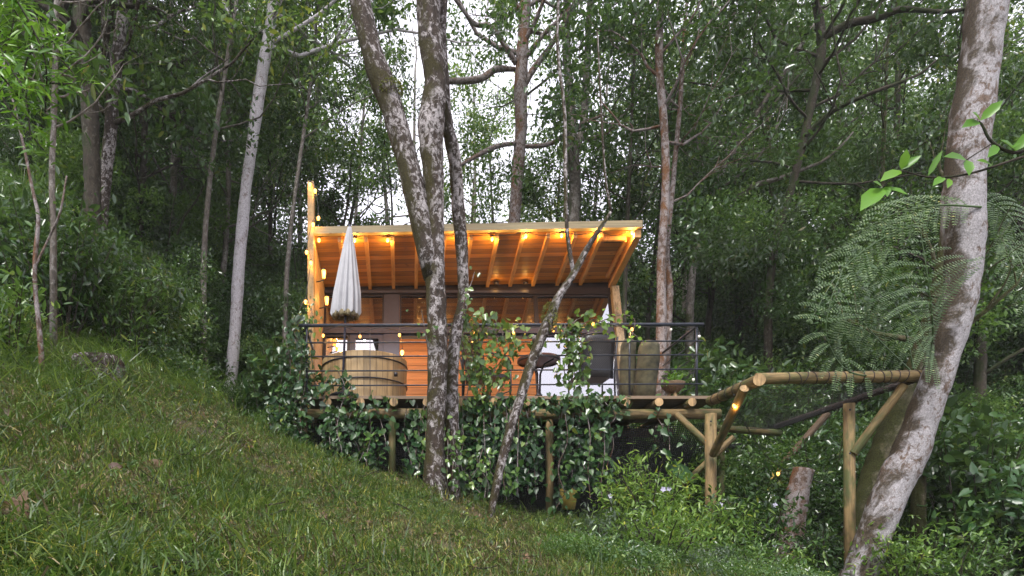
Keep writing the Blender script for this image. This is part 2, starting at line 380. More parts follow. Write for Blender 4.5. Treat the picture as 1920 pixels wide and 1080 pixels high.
def _phi(r): return np.where(r > 1e-9, r*r*np.log(r+1e-12), 0)
_n = len(CP); _K = _phi(np.linalg.norm(CP[:, None, :2]-CP[None, :, :2], axis=2))+np.eye(_n)*.02; _Q = np.c_[np.ones(_n), CP[:, :2]]
_A = np.block([[_K, _Q], [_Q.T, np.zeros((3, 3))]]); _w = np.linalg.solve(_A, np.r_[CP[:, 2], 0, 0, 0])
_g = np.random.default_rng(5); _wv = [(_g.normal(size=2)*f_, _g.uniform(0, 6.28), a_) for f_, a_ in ((1.1, .03), (1.6, .03), (2.6, .02), (3.7, .015), (5, .012), (8, .008), (12, .006), (15, .006))]
def G(X, Y):
    X = np.asarray(X, float); Y = np.asarray(Y, float); sh = X.shape; x = np.clip(X.ravel(), -34, 34); y = np.clip(Y.ravel(), -7, 62)
    r = np.sqrt((x[:, None]-CP[None, :, 0])**2+(y[:, None]-CP[None, :, 1])**2); z = _phi(r)@_w[:_n]+_w[_n]+_w[_n+1]*x+_w[_n+2]*y
    for k, ph, a in _wv: z = z+a*np.sin(k[0]*x+k[1]*y+ph)
    z = z-.02*(np.hypot(X.ravel()-x, Y.ravel()-y))
    return z.reshape(sh)
def g1(x, y): return float(G(np.array([x]), np.array([y]))[0])
def axis_(a, b_, c, d, n1, n2): return np.unique(np.concatenate([-np.geomspace(-a+1, 1, n1)*0+np.linspace(a, b_, n1), np.linspace(b_, c, n2), np.linspace(c, d, n1)]))
gx = axis_(-150, -9, 9, 150, 40, 150); gy = axis_(-80, -1, 15, 250, 50, 150)
XX, YY = np.meshgrid(gx, gy); ZZ = G(XX, YY); nx, ny = len(gx), len(gy)
mb = MB(); ii = (np.arange(ny-1)[:, None]*nx+np.arange(nx-1)[None]).ravel()
mb.add(np.c_[XX.ravel(), YY.ravel(), ZZ.ravel()], quads=np.c_[ii, ii+1, ii+nx+1, ii+nx])
tag(mb.build('ground', 'ground'), 'sloping forest floor under the grass and undergrowth', 'ground', kind='structure')

# ------------------------------------------------------------------ lamps' light
def lamp(name, loc, parent, watt, col=(1, .50, .12), size=.03):
    l = bpy.data.lights.new(name, 'POINT'); l.energy = watt; l.color = col; l.shadow_soft_size = size
    o = bpy.data.objects.new(name, l); SC.collection.objects.link(o); o.location = Vector(tuple(loc))-parent.location; o.parent = parent; return o

# ------------------------------------------------------------------ cabin
ZD = 2.15                                                   # deck level
def zr(x, y): return 4.895-.205*(y-9.7)+(x-1)*.02
def fY(z): return 10.3+.2834*(z-2.14)
def order8(f, x0, x1, a0, a1, b0, b1): return [f(x, a, b_) for b_ in (b0, b1) for a in (a0, a1) for x in (x0, x1)]
def roofbox(mb, x0, x1, y0, y1, d0, d1):
    V = np.array(order8(lambda x, y, d: (x, y, zr(x, y)+d), x0, x1, y0, y1, d0, d1)); return mb.hexa(V)
def facbox(mb, x0, x1, z0, z1, o0, o1):
    V = np.array([(x, fY(z)+o, z) for z in (z0, z1) for o in (o0, o1) for x in (x0, x1)]); return mb.hexa(V)
cabin = thing('cabin', (1, 11, ZD), 'small orange lit wooden cabin with sloping roof and dark framed windows', 'cabin')
LX, RX = -1.38, 3.48; YB = 13.1
roof = roofbox(MB(), LX-.09, RX+.09, 9.72, YB+.2, .075, .11).build('roof', 'roofing', cabin, False)
roofbox(MB(), LX, RX, 9.74, YB, .0, .07).build('soffit', 'soffit_boards', roof, False)
roofbox(MB(), LX-.09, RX+.1, 9.66, 9.718, -.01, .095).build('fascia', 'fascia_wood', roof, False)
roofbox(MB(), RX-.0, RX+.10, 9.72, 10.98, -.12, .072).build('barge_board', 'rafter_wood', roof, False)
for x in (2.99, 2.59, 2.18, 1.79, 1.40, 1.0, .60, .18, -.2, -.6, -1.0):
    facbox(MB(), x-.2, x+.2, 4.56, 4.60, -.02, .05) if 0 else None
    roofbox(MB(), x-.028, x+.028, 9.75, 10.93, -.085, -.001).build('rafter', 'rafter_wood', cabin, False)
# little opening between two trimmers at the right front corner of the soffit
mb = MB(); roofbox(mb, 3.05, 3.40, 9.86, 9.90, -.06, -.001); roofbox(mb, 3.38, 3.42, 9.90, 10.8, -.06, -.001); mb.build('trimmer', 'rafter_wood', cabin, False)
mb = MB(); roofbox(mb, 3.10, 3.36, 9.91, 9.99, -.012, -.002); mb.build('vent_slot', 'frame_dark', cabin, False)
def wallpoly(mb, x0, x1, prof):           # side wall from a (y, z) outline between two x planes
    n = len(prof); V = [(x, y, z) for x in (x0, x1) for y, z in prof]
    q = [[i, (i+1) % n, n+(i+1) % n, n+i] for i in range(n)]
    tr = [[0, i, i+1] for i in range(1, n-1)]+[[n, n+i+1, n+i] for i in range(1, n-1)]
    return mb.add(V, q, tr)
wallpoly(MB(), LX-.09, LX, [(9.80, 1.95), (YB, 1.95), (YB, zr(LX, YB)-.01), (9.80, zr(LX, 9.80)-.01)]).build('side_wall', 'side_boards', cabin, False)
MB().box((LX-.092, 9.64, ZD), (LX-.002, 9.798, 5.63)).build('corner_post', 'post_wood', cabin, False)
wallpoly(MB(), RX+.05, RX+.13, [(fY(ZD), 1.95), (YB, 1.95), (YB, zr(RX, YB)-.01), (fY(4.6), zr(RX, fY(4.6))-.01)]).build('side_wall', 'side_boards', cabin, False)
facbox(MB(), RX+.02, RX+.14, ZD, 4.56, -.14, -.003).build('corner_post', 'plank_grey', cabin, False)
MB().box((LX, YB, 1.95), (RX+.05, YB+.1, zr(1, YB))).build('back_wall', 'wall_boards', cabin, False)
MB().box((LX, 10.2, 2.02), (RX+.05, YB, ZD-.002)).build('floor', 'deck_boards', cabin, False)
facbox(MB(), LX+.003, RX+.018, 4.44, 4.56, -.05, .05).build('header_beam', 'frame_dark', cabin, False)
facbox(MB(), LX+.003, 2.1, 4.455, 4.50, -.075, -.052).build('header_trim', 'frame_grey', cabin, False)
facbox(MB(), LX+.003, RX+.018, 4.561, 4.72, -.02, .04).build('header_board', 'frame_dark', cabin, False)
facbox(MB(), LX+.003, RX+.018, 3.70, 3.83, -.06, .04).build('transom', 'frame_grey', cabin, False)
facbox(MB(), -.36, -.10, ZD, 4.438, -.045, .045).build('frame_post', 'frame_grey', cabin, False)
def window(x0, x1, z0, z1, fw=.03, mat='frame_dark', name='window'):
    mb = MB()
    facbox(mb, x0, x0+fw, z0, z1, -.03, .03); facbox(mb, x1-fw, x1, z0, z1, -.03, .03)
    facbox(mb, x0+fw, x1-fw, z0, z0+fw, -.03, .03); facbox(mb, x0+fw, x1-fw, z1-fw, z1, -.03, .03)
    f = mb.build(name, mat, cabin, False)
    facbox(MB(), x0+fw, x1-fw, z0+fw, z1-fw, -.004, .004).build('pane', 'glass', f, False); return f
window(LX+.006, -.362, 3.832, 4.438); window(-.098, 2.215, 3.832, 4.438); window(2.217, RX+.017, 3.832, 4.438, .035)
window(LX+.006, -.92, ZD, 3.698, .05); w = window(-.918, -.362, ZD, 3.698, .085, 'frame_grey', 'door')
MB().tube([(-.45, fY(3)-.08, 2.95), (-.45, fY(3)-.08, 3.15)], .012).build('handle', 'black_metal', w)
window(2.135, RX+.017, ZD, 3.698, .04)
facbox(MB(), -.098, 2.133, ZD, 3.60, -.02, .03).build('timber_panel', 'wall_boards', cabin, False)
facbox(MB(), -.098, 2.133, 3.602, 3.698, -.015, .03).build('painted_shade', 'bracket_black', cabin, False)  # black strip painted in for the shade under the transom
# pale folded sheet behind the sliding glass, standing in for reflected sky
xs = np.linspace(2.18, 3.44, 90); V = []
for z in (ZD+.01, 3.69): V += [(x, fY(z)+.16+.035*math.sin(x*62)+.015*math.sin(x*23), z) for x in xs]
MB().add(V, [[i, i+1, 90+i+1, 90+i] for i in range(89)]).build('curtain', 'curtain', cabin)
xs = np.linspace(-.88, -.40, 40); V = []
for z in (ZD+.01, 3.66): V += [(x, fY(z)+.3+.03*math.sin(x*70), z) for x in xs]
MB().add(V, [[i, i+1, 40+i+1, 40+i] for i in range(39)]).build('curtain', 'curtain', cabin)  # sheet behind the door pane, standing in for its white reflection
for px in (930, 985):
    q = np.array(((px-CX)/F*10.9, fY(4.56)-.11, 4.60))
    MB().lathe([(.0, .012), (.025, .012), (.03, .0), (.04, .0), (.04, .03), (.0, .03)], q, 14).build('downlight', 'frame_dark', cabin)
    lamp('downlight_glow', q+np.array((0, -.04, -.04)), cabin, .35)
lamp('room_light', (1.0, 11.9, 3.75), cabin, 40, (1, .5, .16), .12)
lamp('room_light', (2.7, 11.9, 3.5), cabin, 10, (1, .7, .4), .12)

# ------------------------------------------------------------------ deck
deck = thing('wooden_deck', (1.3, 8.75, ZD), 'raised timber deck on round log joists and posts carrying the cabin', 'deck')
MB().box((-1.47, 8.66, ZD-.04), (4.24, 10.27, ZD)).build('deck_floor', 'deck_boards', deck, False)
MB().tube([(-1.52, 8.76, 1.925), (.4, 8.76, 1.93), (2.5, 8.76, 1.918), (4.30, 8.76, 1.925)], [.068, .072, .07, .07], 14).build('beam', 'log', deck)
MB().tube([(-1.4, 10.1, 1.925), (4.2, 10.1, 1.925)], .07, 10).build('beam', 'log_dark', deck)
x = 3.857
while x > -1.4:
    j = MB().tube([(x, 8.60, 2.052), (x, 12.2, 2.052)], .057, 12, cap=False).build('joist', 'log', deck)
    mbj = MB(); a = np.linspace(0, 2*math.pi, 12, endpoint=False)
    mbj.add([(x, 8.599, 2.052)]+[(x+.057*math.cos(q), 8.60, 2.052+.057*math.sin(q)) for q in a], tris=[[0, 1+k, 1+(k+1) % 12] for k in range(12)]).build('cut_end', 'sawn_end', j, False)
    x -= .446
def post(px, D, top, r, mat='log', par=deck, name='post', low=None):
    x_ = (px-CX)/F*D; z0 = g1(x_, D)-.15 if low is None else low
    return MB().tube([(x_, D, z0), (x_+.004, D, (z0+top)/2), (x_, D, top)], r, 12).build(name, mat, par)
for px, m_ in ((569, 'log_moss'), (735, 'log_moss'), (1030, 'log')): post(px, 8.78, 1.86, .052, m_)
for px in (900, 1180, 1243, 620): post(px, 10.1, 1.86, .055, 'log_dark')
post(1332, 8.72, 1.86, .073)

# ------------------------------------------------------------------ railing
rail = thing('railing', (1.3, 8.70, ZD), 'dark blue grey metal railing with thin horizontal bars along the deck front', 'railing')
MB().tube([(-1.45, 8.70, 3.115), (4.05, 8.70, 3.13)], .024, 10).build('top_rail', 'dark_rail', rail)
for y in (640, 666, 693, 720.5):
    z = (YH-y)/F*8.7; MB().tube([(-1.36, 8.70, z-.02), (4.05, 8.70, z+.005)], .0105, 6).build('bar', 'dark_rail', rail)
for px, r_ in ((575, .016), (868, .016), (1181, .014), (1307, .018)): MB().tube([(((px-CX)/F*8.7), 8.715, ZD), ((px-CX)/F*8.7, 8.715, 3.10)], r_, 8).build('post', 'dark_rail', rail)
MB().tube([(-.48, 8.715, ZD), (-.48, 8.715, 3.10)], .005, 6).build('tie_rod', 'dark_rail', rail)
mb = MB(); 
MB().tube([(-1.36, 8.72, 3.105), (-1.40, 9.7, 3.105)], .02, 8).build('return_rail', 'dark_rail', rail)
for z in (2.9, 2.71, 2.51, 2.31): MB().tube([(-1.36, 8.72, z), (-1.40, 9.7, z)], .007, 6).build('bar', 'dark_rail', rail)
for z in (3.12, 2.92, 2.72, 2.52, 2.33): MB().tube([(3.98, 8.72, z), (3.98, 9.9, z)], .018 if z > 3 else .007, 6).build('bar', 'dark_rail', rail)

# ------------------------------------------------------------------ hot tub
TC_ = np.array((-.60, 9.46, ZD+.002))
tub = thing('hot_tub', TC_, 'round pale wooden stave hot tub with two black hoops behind the railing', 'hot tub')
MB().lathe([(.60, 0), (.615, .3), (.625, .67), (.625, .675), (.575, .675), (.575, .25), (0, .25)], TC_, 72, lambda a, z: 1+.004*math.cos(a*36)).build('stave_wall', 'tub_staves', tub)
for z in (.30, .585): MB().lathe([(.618+z*.01, z-.008), (.630+z*.01, z-.008), (.630+z*.01, z+.008), (.618+z*.01, z+.008)], TC_, 48).build('hoop', 'black_metal', tub)
MB().lathe([(0, .55), (.57, .55)], TC_, 32).build('water', 'frame_grey', tub)
MB().cbox(P(742, 700, 8.84)+np.array((0, .05, .0)), (.05, .05, .05)).build('hoop_clamp', 'black_metal', tub)

# ------------------------------------------------------------------ closed parasol
pb = np.array(((648-CX)/F*8.86, 8.86, ZD+.002))
par = thing('parasol', pb, 'tall closed off white parasol with pleated canopy beside the hot tub', 'parasol')
b0 = P(648, 590, 8.86); t0 = P(655.5, 424, 8.86)
V = []; n_, m_ = 22, 96; prof = [(0, .17), (.02, .18), (.25, .165), (.55, .115), (.8, .07), (.93, .042), (.985, .026), (1, .006)]
for u, r_ in prof:
    c = b0+(t0-b0)*u
    for j in range(m_):
        a = 2*math.pi*j/m_; k = 1+(.16*(1-u)+.05)*math.cos(a*12)+.05*math.sin(a*5+u*3); V.append(c+np.array((math.cos(a)*r_*k, math.sin(a)*r_*k*.8, -.03*abs(math.sin(a*6))*(u < .01))))
Q = [[i*m_+j, i*m_+(j+1) % m_, (i+1)*m_+(j+1) % m_, (i+1)*m_+j] for i in range(len(prof)-1) for j in range(m_)]
MB().add(V, Q).build('canopy', 'canvas', par)
mbv = MB(); rg = np.random.default_rng(3)
for j in range(34):
    a = 2*math.pi*j/34; p0 = b0+np.array((math.cos(a)*.15, math.sin(a)*.12, 0)); mbv.tube([p0+(0, 0, .03), p0+np.array((math.cos(a)*.02, math.sin(a)*.02, -.03-.03*rg.random()))], [.02, .028], 5)
mbv.build('valance', 'canvas_under', par)
MB().tube([(pb[0]-.05, 8.86, ZD), b0, t0+np.array((0, 0, .02))], .017, 8).build('pole', 'frame_grey', par)
MB().lathe([(0, 0), (.20, 0), (.21, .05), (.13, .09), (.04, .12), (.03, .2), (0, .2)], (pb[0]-.02, 9.0-.13, ZD+.001), 20).build('base', 'black_metal', par)

# ------------------------------------------------------------------ bistro set
def chair(loc, rz, label):
    """rattan armchair, local front along +Y"""
    r = thing('armchair', loc, label, 'chair', 'dark rattan chairs on the deck')
    r0 = np.array(loc)
    def T(p): return np.array(p, float)+r0
    mb = MB(); V = []
    for z in np.linspace(0, 1, 7):
        zz = .36+.56*z; y = -.20-.13*z*z
        for x in np.linspace(-1, 1, 9): V.append(T((x*(.235-.02*z), y-.035*(1-x*x), zz+.02*(1-x*x)*z)))
    nb = len(V); V = V+[v+np.array((0, .03, 0)) for v in V]
    q = [[i*9+j, i*9+j+1, (i+1)*9+j+1, (i+1)*9+j] for i in range(6) for j in range(8)]
    q += [[nb+a for a in f[::-1]] for f in q]
    e = [i*9 for i in range(7)]+[54+j for j in range(1, 9)]+[i*9+8 for i in range(5, -1, -1)]+list(range(7, 0, -1))
    q += [[e[i], e[(i+1) % len(e)], nb+e[(i+1) % len(e)], nb+e[i]] for i in range(len(e))]
    mb.add(V, q).build('backrest', 'rattan', r)
    MB().tube([V[i]+np.array((0, .012, 0)) for i in e[:22]], .014, 6).build('back_frame', 'black_metal', r)
    MB().cbox(T((0, .03, .41)), (.47, .46, .055)).build('seat', 'rattan', r, False)
    for sx in (-1, 1):
        MB().tube([T((sx*.25, -.33, .90)), T((sx*.255, -.21, .42)), T((sx*.25, -.25, .0))], .013, 8).build('leg', 'black_metal', r)
        MB().tube([T((sx*.255, .24, .62)), T((sx*.255, .25, .3)), T((sx*.25, .23, .0))], .013, 8).build('leg', 'black_metal', r)
        MB().tube([T((sx*.25, -.27, .70)), T((sx*.275, -.05, .69)), T((sx*.275, .18, .66)), T((sx*.255, .245, .60))], .018, 8).build('armrest', 'rattan', r)
    MB().tube([T((-.25, .23, .2)), T((.25, .23, .2))], .008, 6).build('stretcher', 'black_metal', r)
    r.rotation_euler = (0, 0, rz); return r
chair((2.70, 9.28, ZD+.002), rad(4), 'dark woven chair with tall back nearest the pale lower window')
chair((1.18, 9.32, ZD+.002), rad(-62), 'dark woven chair half hidden behind the leafy vine on the railing')
tb = np.array((1.98, 9.5, ZD+.002))
tab = thing('bistro_table', tb, 'round brown bistro table with flared black legs between the two chairs', 'table')
MB().lathe([(0, .72), (.30, .72), (.315, .73), (.315, .75), (0, .75)], tb, 36).build('table_top', 'table_brown', tab, False)
MB().lathe([(.29, .700), (.315, .700), (.318, .721), (.29, .721)], tb, 36).build('rim', 'black_metal', tab)
mbt = MB()
for k in range(4):
    a = rad(45+90*k); c, s_ = math.cos(a), math.sin(a)
    MB().tube([tb+np.array((c*r_, s_*r_, z)) for r_, z in ((.26, .70), (.10, .66), (.03, .52), (.025, .25), (.07, .10), (.24, .0))], .012, 8).build('leg', 'black_metal', tab)
MB().lathe([(.045, .2), (.055, .2), (.055, .22), (.045, .22)], tb, 16).build('ring', 'black_metal', tab)

# upright mossy log sections on the deck right of the window, and the bowl planter
def stumpish(px, D, w, top, lean, label):
    x_ = (px-CX)/F*D; h = (YH-top)/F*D-ZD; rg = np.random.default_rng(int(px)); z0 = ZD+.002
    return tag(MB().tube([(x_-lean, D, z0), (x_-lean*.7, D, z0+h*.3), (x_, D, z0+h*.75), (x_+.01, D, z0+h*.92), (x_+.03, D, z0+h)], [w*.53, w*.52, w*.51, w*.49, w*.43], 14, knob=.05, rng=rg).build('upright_stump', 'stone_moss', None), label, 'stump', 'upright mossy stumps on the deck')
stumpish(1177, 9.35, .22, 640, .0, 'upright mossy stump just right of the cabin corner, the narrower one')
stumpish(1216, 9.15, .31, 645, .07, 'wide upright mossy stump with rounded top in front of the pale orange trunk')
pl = np.array(((1262-CX)/F*9.2, 9.2, ZD+.002))
pt = thing('bowl_planter', pl, 'brown fibre bowl planter on splayed wooden legs near the right railing end', 'planter')
MB().lathe([(0, .17), (.08, .18), (.15, .25), (.165, .31), (.15, .32), (.12, .28), (0, .28)], pl, 20, lambda a, z: 1+.04*math.sin(a*7)).build('bowl', 'fibre', pt)
for k in range(3):
    a = rad(30+120*k); MB().tube([pl+np.array((math.cos(a)*.03, math.sin(a)*.03, .2)), pl+np.array((math.cos(a)*.13, math.sin(a)*.13, 0))], .022, 8).build('leg', 'sawn_end', pt)
rg = np.random.default_rng(8); mb = MB(); clump(mb, rg, pl+rg.normal(size=(8, 3))*.05+np.array((0, 0, .34)), 8, .04, .09, .4, TL, -.3); mb.build('plant', 'leaf_bright', pt)

# ------------------------------------------------------------------ log frame with rope net
npf = thing('net_platform', P(1332, 1072, 8.3), 'round log frame with a black rope net stretched out from the deck corner', 'net platform')
def log(a, b_, r, name, mat='log', mid=None, ends=True):
    pts = [a, b_] if mid is None else [a, mid, b_]; pts = [np.array(p, float) for p in pts]
    o = MB().tube(pts, r, 14, cap=not ends).build(name, mat, npf)
    if ends:
        for e, f in ((0, 1), (-1, -2)):
            T = unit(pts[e]-pts[f]); u = unit(np.cross(T, (.1, .2, .97))); w = np.cross(T, u); c = pts[e]
            MB().add([c]+[c+r*(math.cos(q)*u+math.sin(q)*w) for q in np.linspace(0, 6.283, 14, endpoint=False)], tris=[[0, 1+k, 1+(k+1) % 14] for k in range(14)]).build('cut_end', 'sawn_end', o, False)
    return o
A0, A1 = P(1428, 710, 7.05), P(1737, 705, 6.95)
fb = log(A0+np.array((-.06, 0, 0)), A1, .062, 'beam')
log(P(1333, 752, 8.55), P(1424, 712, 6.95), .066, 'beam')
C1, C2 = P(1745, 702, 6.98), P(1600, 745, 8.3)
log(P(1748, 700, 6.85), P(1455, 800, 9.2), .035, 'beam', 'rope_dark', ends=False)
log(P(1335, 802, 9.0), P(1462, 812, 9.2), .05, 'beam', 'log_moss')
def px_post(px0, py0, px1, py1, D, r, **k): return log(P(px0, py0, D), P(px1, py1, D), r, 'post', **k)
xb = (1594-CX)/F*7.25; log((xb, 7.25, g1(xb, 7.25)-.2), P(1592, 757, 7.25), .058, 'post', ends=False)
log(P(1352, 1000, 9.1), P(1352, 820, 9.1), .05, 'post', 'log_moss')
xb = P(1332, 900, 8.35)[0]; log((xb, 8.35, g1(xb, 8.35)-.2), P(1333, 776, 8.35), .071, 'post', ends=False)
log(P(1268, 776, 8.62), P(1332, 838, 8.42), .045, 'brace'); log(P(1396, 728, 7.15), P(1337, 852, 8.2), .05, 'brace')
log(P(1600, 850, 7.2), P(1695, 722, 7.0), .048, 'brace'); log(P(1282, 908, 8.9), P(1375, 820, 8.9), .042, 'brace')
log(P(1418, 925, 9.8), P(1552, 775, 9.6), .05, 'brace', 'log_dark')
for q in (P(1594, 850, 7.14), P(1333, 845, 8.26), P(1333, 790, 8.26), P(1594, 768, 7.18)): MB().ball(q, .013, (1, .6, 1), 8, 5).build('bolt', 'black_metal', npf)
# net: sagging sheet of knotted cord between the logs
def net_sheet(corner, nu, nv, sag, rr, jit=.0, rng=None):
    a, b_, c, d = [np.array(q, float) for q in corner]; mb = MB()
    def S(u, v): return (a*(1-u)+b_*u)*(1-v)+(d*(1-u)+c*u)*v-np.array((0, 0, sag*4*u*(1-u)*(.3+.7*4*v*(1-v)) if sag else 0))
    for i in range(nu+1):
        mb.tube([S(i/nu+(.3/nu)*math.sin(k*.9), k/16) for k in range(17)], rr, 3, cap=False)
    for i in range(nv+1):
        mb.tube([S(k/16, i/nv+(.3/nv)*math.sin(k*1.3)) for k in range(17)], rr, 3, cap=False)
    return mb
net_sheet((A0, A1, P(1462, 803, 9.15), P(1345, 798, 8.95)), 36, 36, .10, .0022).build('net', 'net_black', npf)
rg = np.random.default_rng(11)
for k in range(15):
    u = .16+.055*k+rg.uniform(-.012, .012); c = A0+(A1-A0)*u; t_ = rg.uniform(-.03, .03)
    MB().tube([c+np.array((t_*math.sin(a), .066*math.cos(a), .066*math.sin(a))) for a in np.linspace(0, 6.283, 15)], .0055, 5, cap=False).build('lashing', 'rope_dark', npf)
for k in range(5):
    u = .12+.16*k; c = P(1333, 752, 8.55)*(1-u)+P(1424, 712, 6.95)*u
    MB().tube([c+np.array((.07*math.cos(a), .01*math.sin(a*2), .07*math.sin(a))) for a in np.linspace(0, 6.283, 15)], .0055, 5, cap=False).build('lashing', 'rope_dark', npf)
mb = MB()
for k in range(60):
    u = k/60; c = P(1748, 700, 6.85)*(1-u)+P(1455, 800, 9.2)*u; mb.tube([c+.036*np.array((math.cos(a)*.8, .3*math.sin(a), math.sin(a))) for a in np.linspace(k, k+6.283, 9)], .009, 4, cap=False)
mb.build('net_lacing', 'rope_dark', npf)

# hanging black net below the deck
un = thing('hanging_net', (2, 8.9, 1.85), 'black mesh netting hanging under the deck behind the vines', 'net')
net_sheet(((1.3, 8.95, 1.84), (4.2, 8.95, 1.84), (3.9, 9.4, .75), (1.3, 9.1, .45)), 90, 50, .16, .0065).build('mesh_panel', 'net_black', un)
net_sheet(((-1.4, 8.93, 1.84), (1.25, 8.93, 1.84), (1.25, 9.0, .6), (-1.4, 9.0, 1.1)), 80, 34, .0, .005).build('mesh_panel', 'net_black', un)
net_sheet(((3.0, 9.6, 1.8), (4.9, 9.3, 1.62), (4.6, 9.9, 1.35), (3.2, 10.2, .9)), 60, 40, .3, .006).build('mesh_panel', 'net_black', un)
# things stored under the deck
tag(MB().box(P(1083, 855, 9.2), P(1100, 815, 9.3)).build('white_board', 'plastic_white', None, False), 'pale grey board hanging under the deck among the vines', 'board')
q = P(1066, 955, 9.05); tag(MB().lathe([(0, 0), (.09, 0), (.13, .28), (.12, .29), (0, .26)], (q[0], 9.05, q[2]), 16).build('bucket', 'plastic_yellow', None), 'dull yellow bucket on the ground under the deck', 'bucket')

# ------------------------------------------------------------------ string lights and lanterns
def bulb(c, par_, mat='bulb_lit', r=.022, w=0):
    o = MB().ball((c[0], c[1], c[2]), r, (1, 1, 1.25), 10, 7).build('bulb', mat, par_)
    MB().tube([(c[0], c[1], c[2]+r*.9), (c[0], c[1], c[2]+r*.9+.04)], .011, 8).build('socket', 'bracket_black', o)
    if w: lamp('bulb_glow', (c[0], c[1]-.0, c[2]-.04), par_, w, size=.02)
def string(name_label, pts, bulbs, root):
    s = thing('string_lights', root, name_label, 'string lights', 'warm string lights on the cabin')
    MB().tube(spline(pts, len(pts)*8), .005, 5, cap=False).build('cable', 'bracket_black', s)
    for b_ in bulbs: bulb(b_[0], s, b_[1], b_[2] if len(b_) > 2 else .022, b_[3] if len(b_) > 3 else 0)
sof = []; pts = []
bl = [(598, 449), (665, 449), (727, 449), (793, 449), (858, 448), (923, 447), (986, 441), (1053, 440), (1120, 438), (1185, 435)]
for k, (a, b_) in enumerate(bl):
    q = P(a, b_+1, 9.745); sof.append((q, 'bulb_lit', .024, 5.0 if k else 1.0)); pts.append(q+np.array((0, 0, .045)))
    if k < len(bl)-1:
        q2 = P((a+bl[k+1][0])/2, 440 if k % 2 else 442, 9.73); pts.append(q2+np.array((0, 0, .0)))
string('row of glowing bulbs strung under the front edge of the cabin roof', pts, sof, pts[0])
post_b = [(581, 346, 9.62, 3), (591, 358, 9.60, 5), (597, 409, 9.60, 5), (587, 421, 9.58, 5), (575, 473, 9.6, 3), (583, 493, 9.58, 5), (573, 566, 9.55, 7)]
string('glowing bulbs wound down the tall corner post at the left of the cabin', [P(a, b_, d)+np.array((0, 0, .06)) for a, b_, d, w_ in post_b], [(P(a, b_, d), 'bulb_lit', .024, w_*.10) for a, b_, d, w_ in post_b], P(581, 346, 9.6))
rl = [(606, 629, 8.74, 'bulb_dim', .35), (675, 631, 8.72, 'bulb_dim', 0), (749, 628, 8.72, 'bulb_dim', .35), (887, 623, 8.72, 'bulb_dim', .35), (963, 624, 8.72, 'bulb_dim', .35), (1037, 619, 8.72, 'bulb_dim', .35), (1112, 607, 8.66, 'bulb_dim', .35), (1185, 617, 8.72, 'bulb_dim', .35), (1258, 618, 8.72, 'bulb_off', 0), (1311, 631, 8.68, 'bulb_off', 0), (1300, 712, 8.68, 'bulb_off', 0)]
pts = []
for k, r_ in enumerate(rl):
    pts.append(P(r_[0], r_[1], r_[2])+np.array((0, 0, .06)))
    if k < 9: n_ = rl[k+1]; pts.append(P((r_[0]+n_[0])/2, 611+3*(k % 3), 8.67))
string('small bulbs strung along the top rail of the deck railing', pts, [(P(a, b_, d), m_, .019, w_) for a, b_, d, m_, w_ in rl], pts[0])
string('few dim bulbs hanging under the rope net platform', [P(1376, 742, 7.3), P(1378, 752, 7.4)+np.array((0, 0, .05)), P(1400, 800, 8.0), P(1459, 880, 8.8)+np.array((0, 0, .05)), P(1586, 920, 8.6)],
       [(P(1378, 760, 7.36), 'bulb_lit', .024, .9), (P(1459, 888, 8.8), 'bulb_dim', .022, .15)], P(1376, 742, 7.3))
string('two glowing bulbs hanging at the right side of the hot tub', [P(749, 612, 9.0), P(754, 650, 9.9), P(760, 690, 10.0)], [(P(754, 661, 9.9), 'bulb_lit', .03, 3)], P(749, 612, 9.0))
for k, (px, py, D) in enumerate(((607, 513, 9.9), (612.5, 563, 10.25))):
    q = P(px, py, D)
    l_ = thing('wall_lantern', q, ('upper' if k == 0 else 'lower')+' glowing glass lantern on a black bracket on the orange side wall', 'lantern', 'wall lanterns')
    MB().lathe([(.022, -.07), (.034, .05), (0, .05)], q, 12).build('glass', 'lantern_glass', l_)
    MB().lathe([(.045, .05), (.045, .06), (.012, .085), (0, .09)], q, 12).build('cap', 'bracket_black', l_)
    MB().tube([(LX+.002, D, q[2]-.13), (LX+.05, D, q[2]-.12), (q[0], D, q[2]-.10), (q[0], D, q[2]-.07)], .009, 6).build('bracket', 'bracket_black', l_)
    lamp('lantern_glow', q+np.array((.06, -.06, -.0)), l_, .9, size=.03)

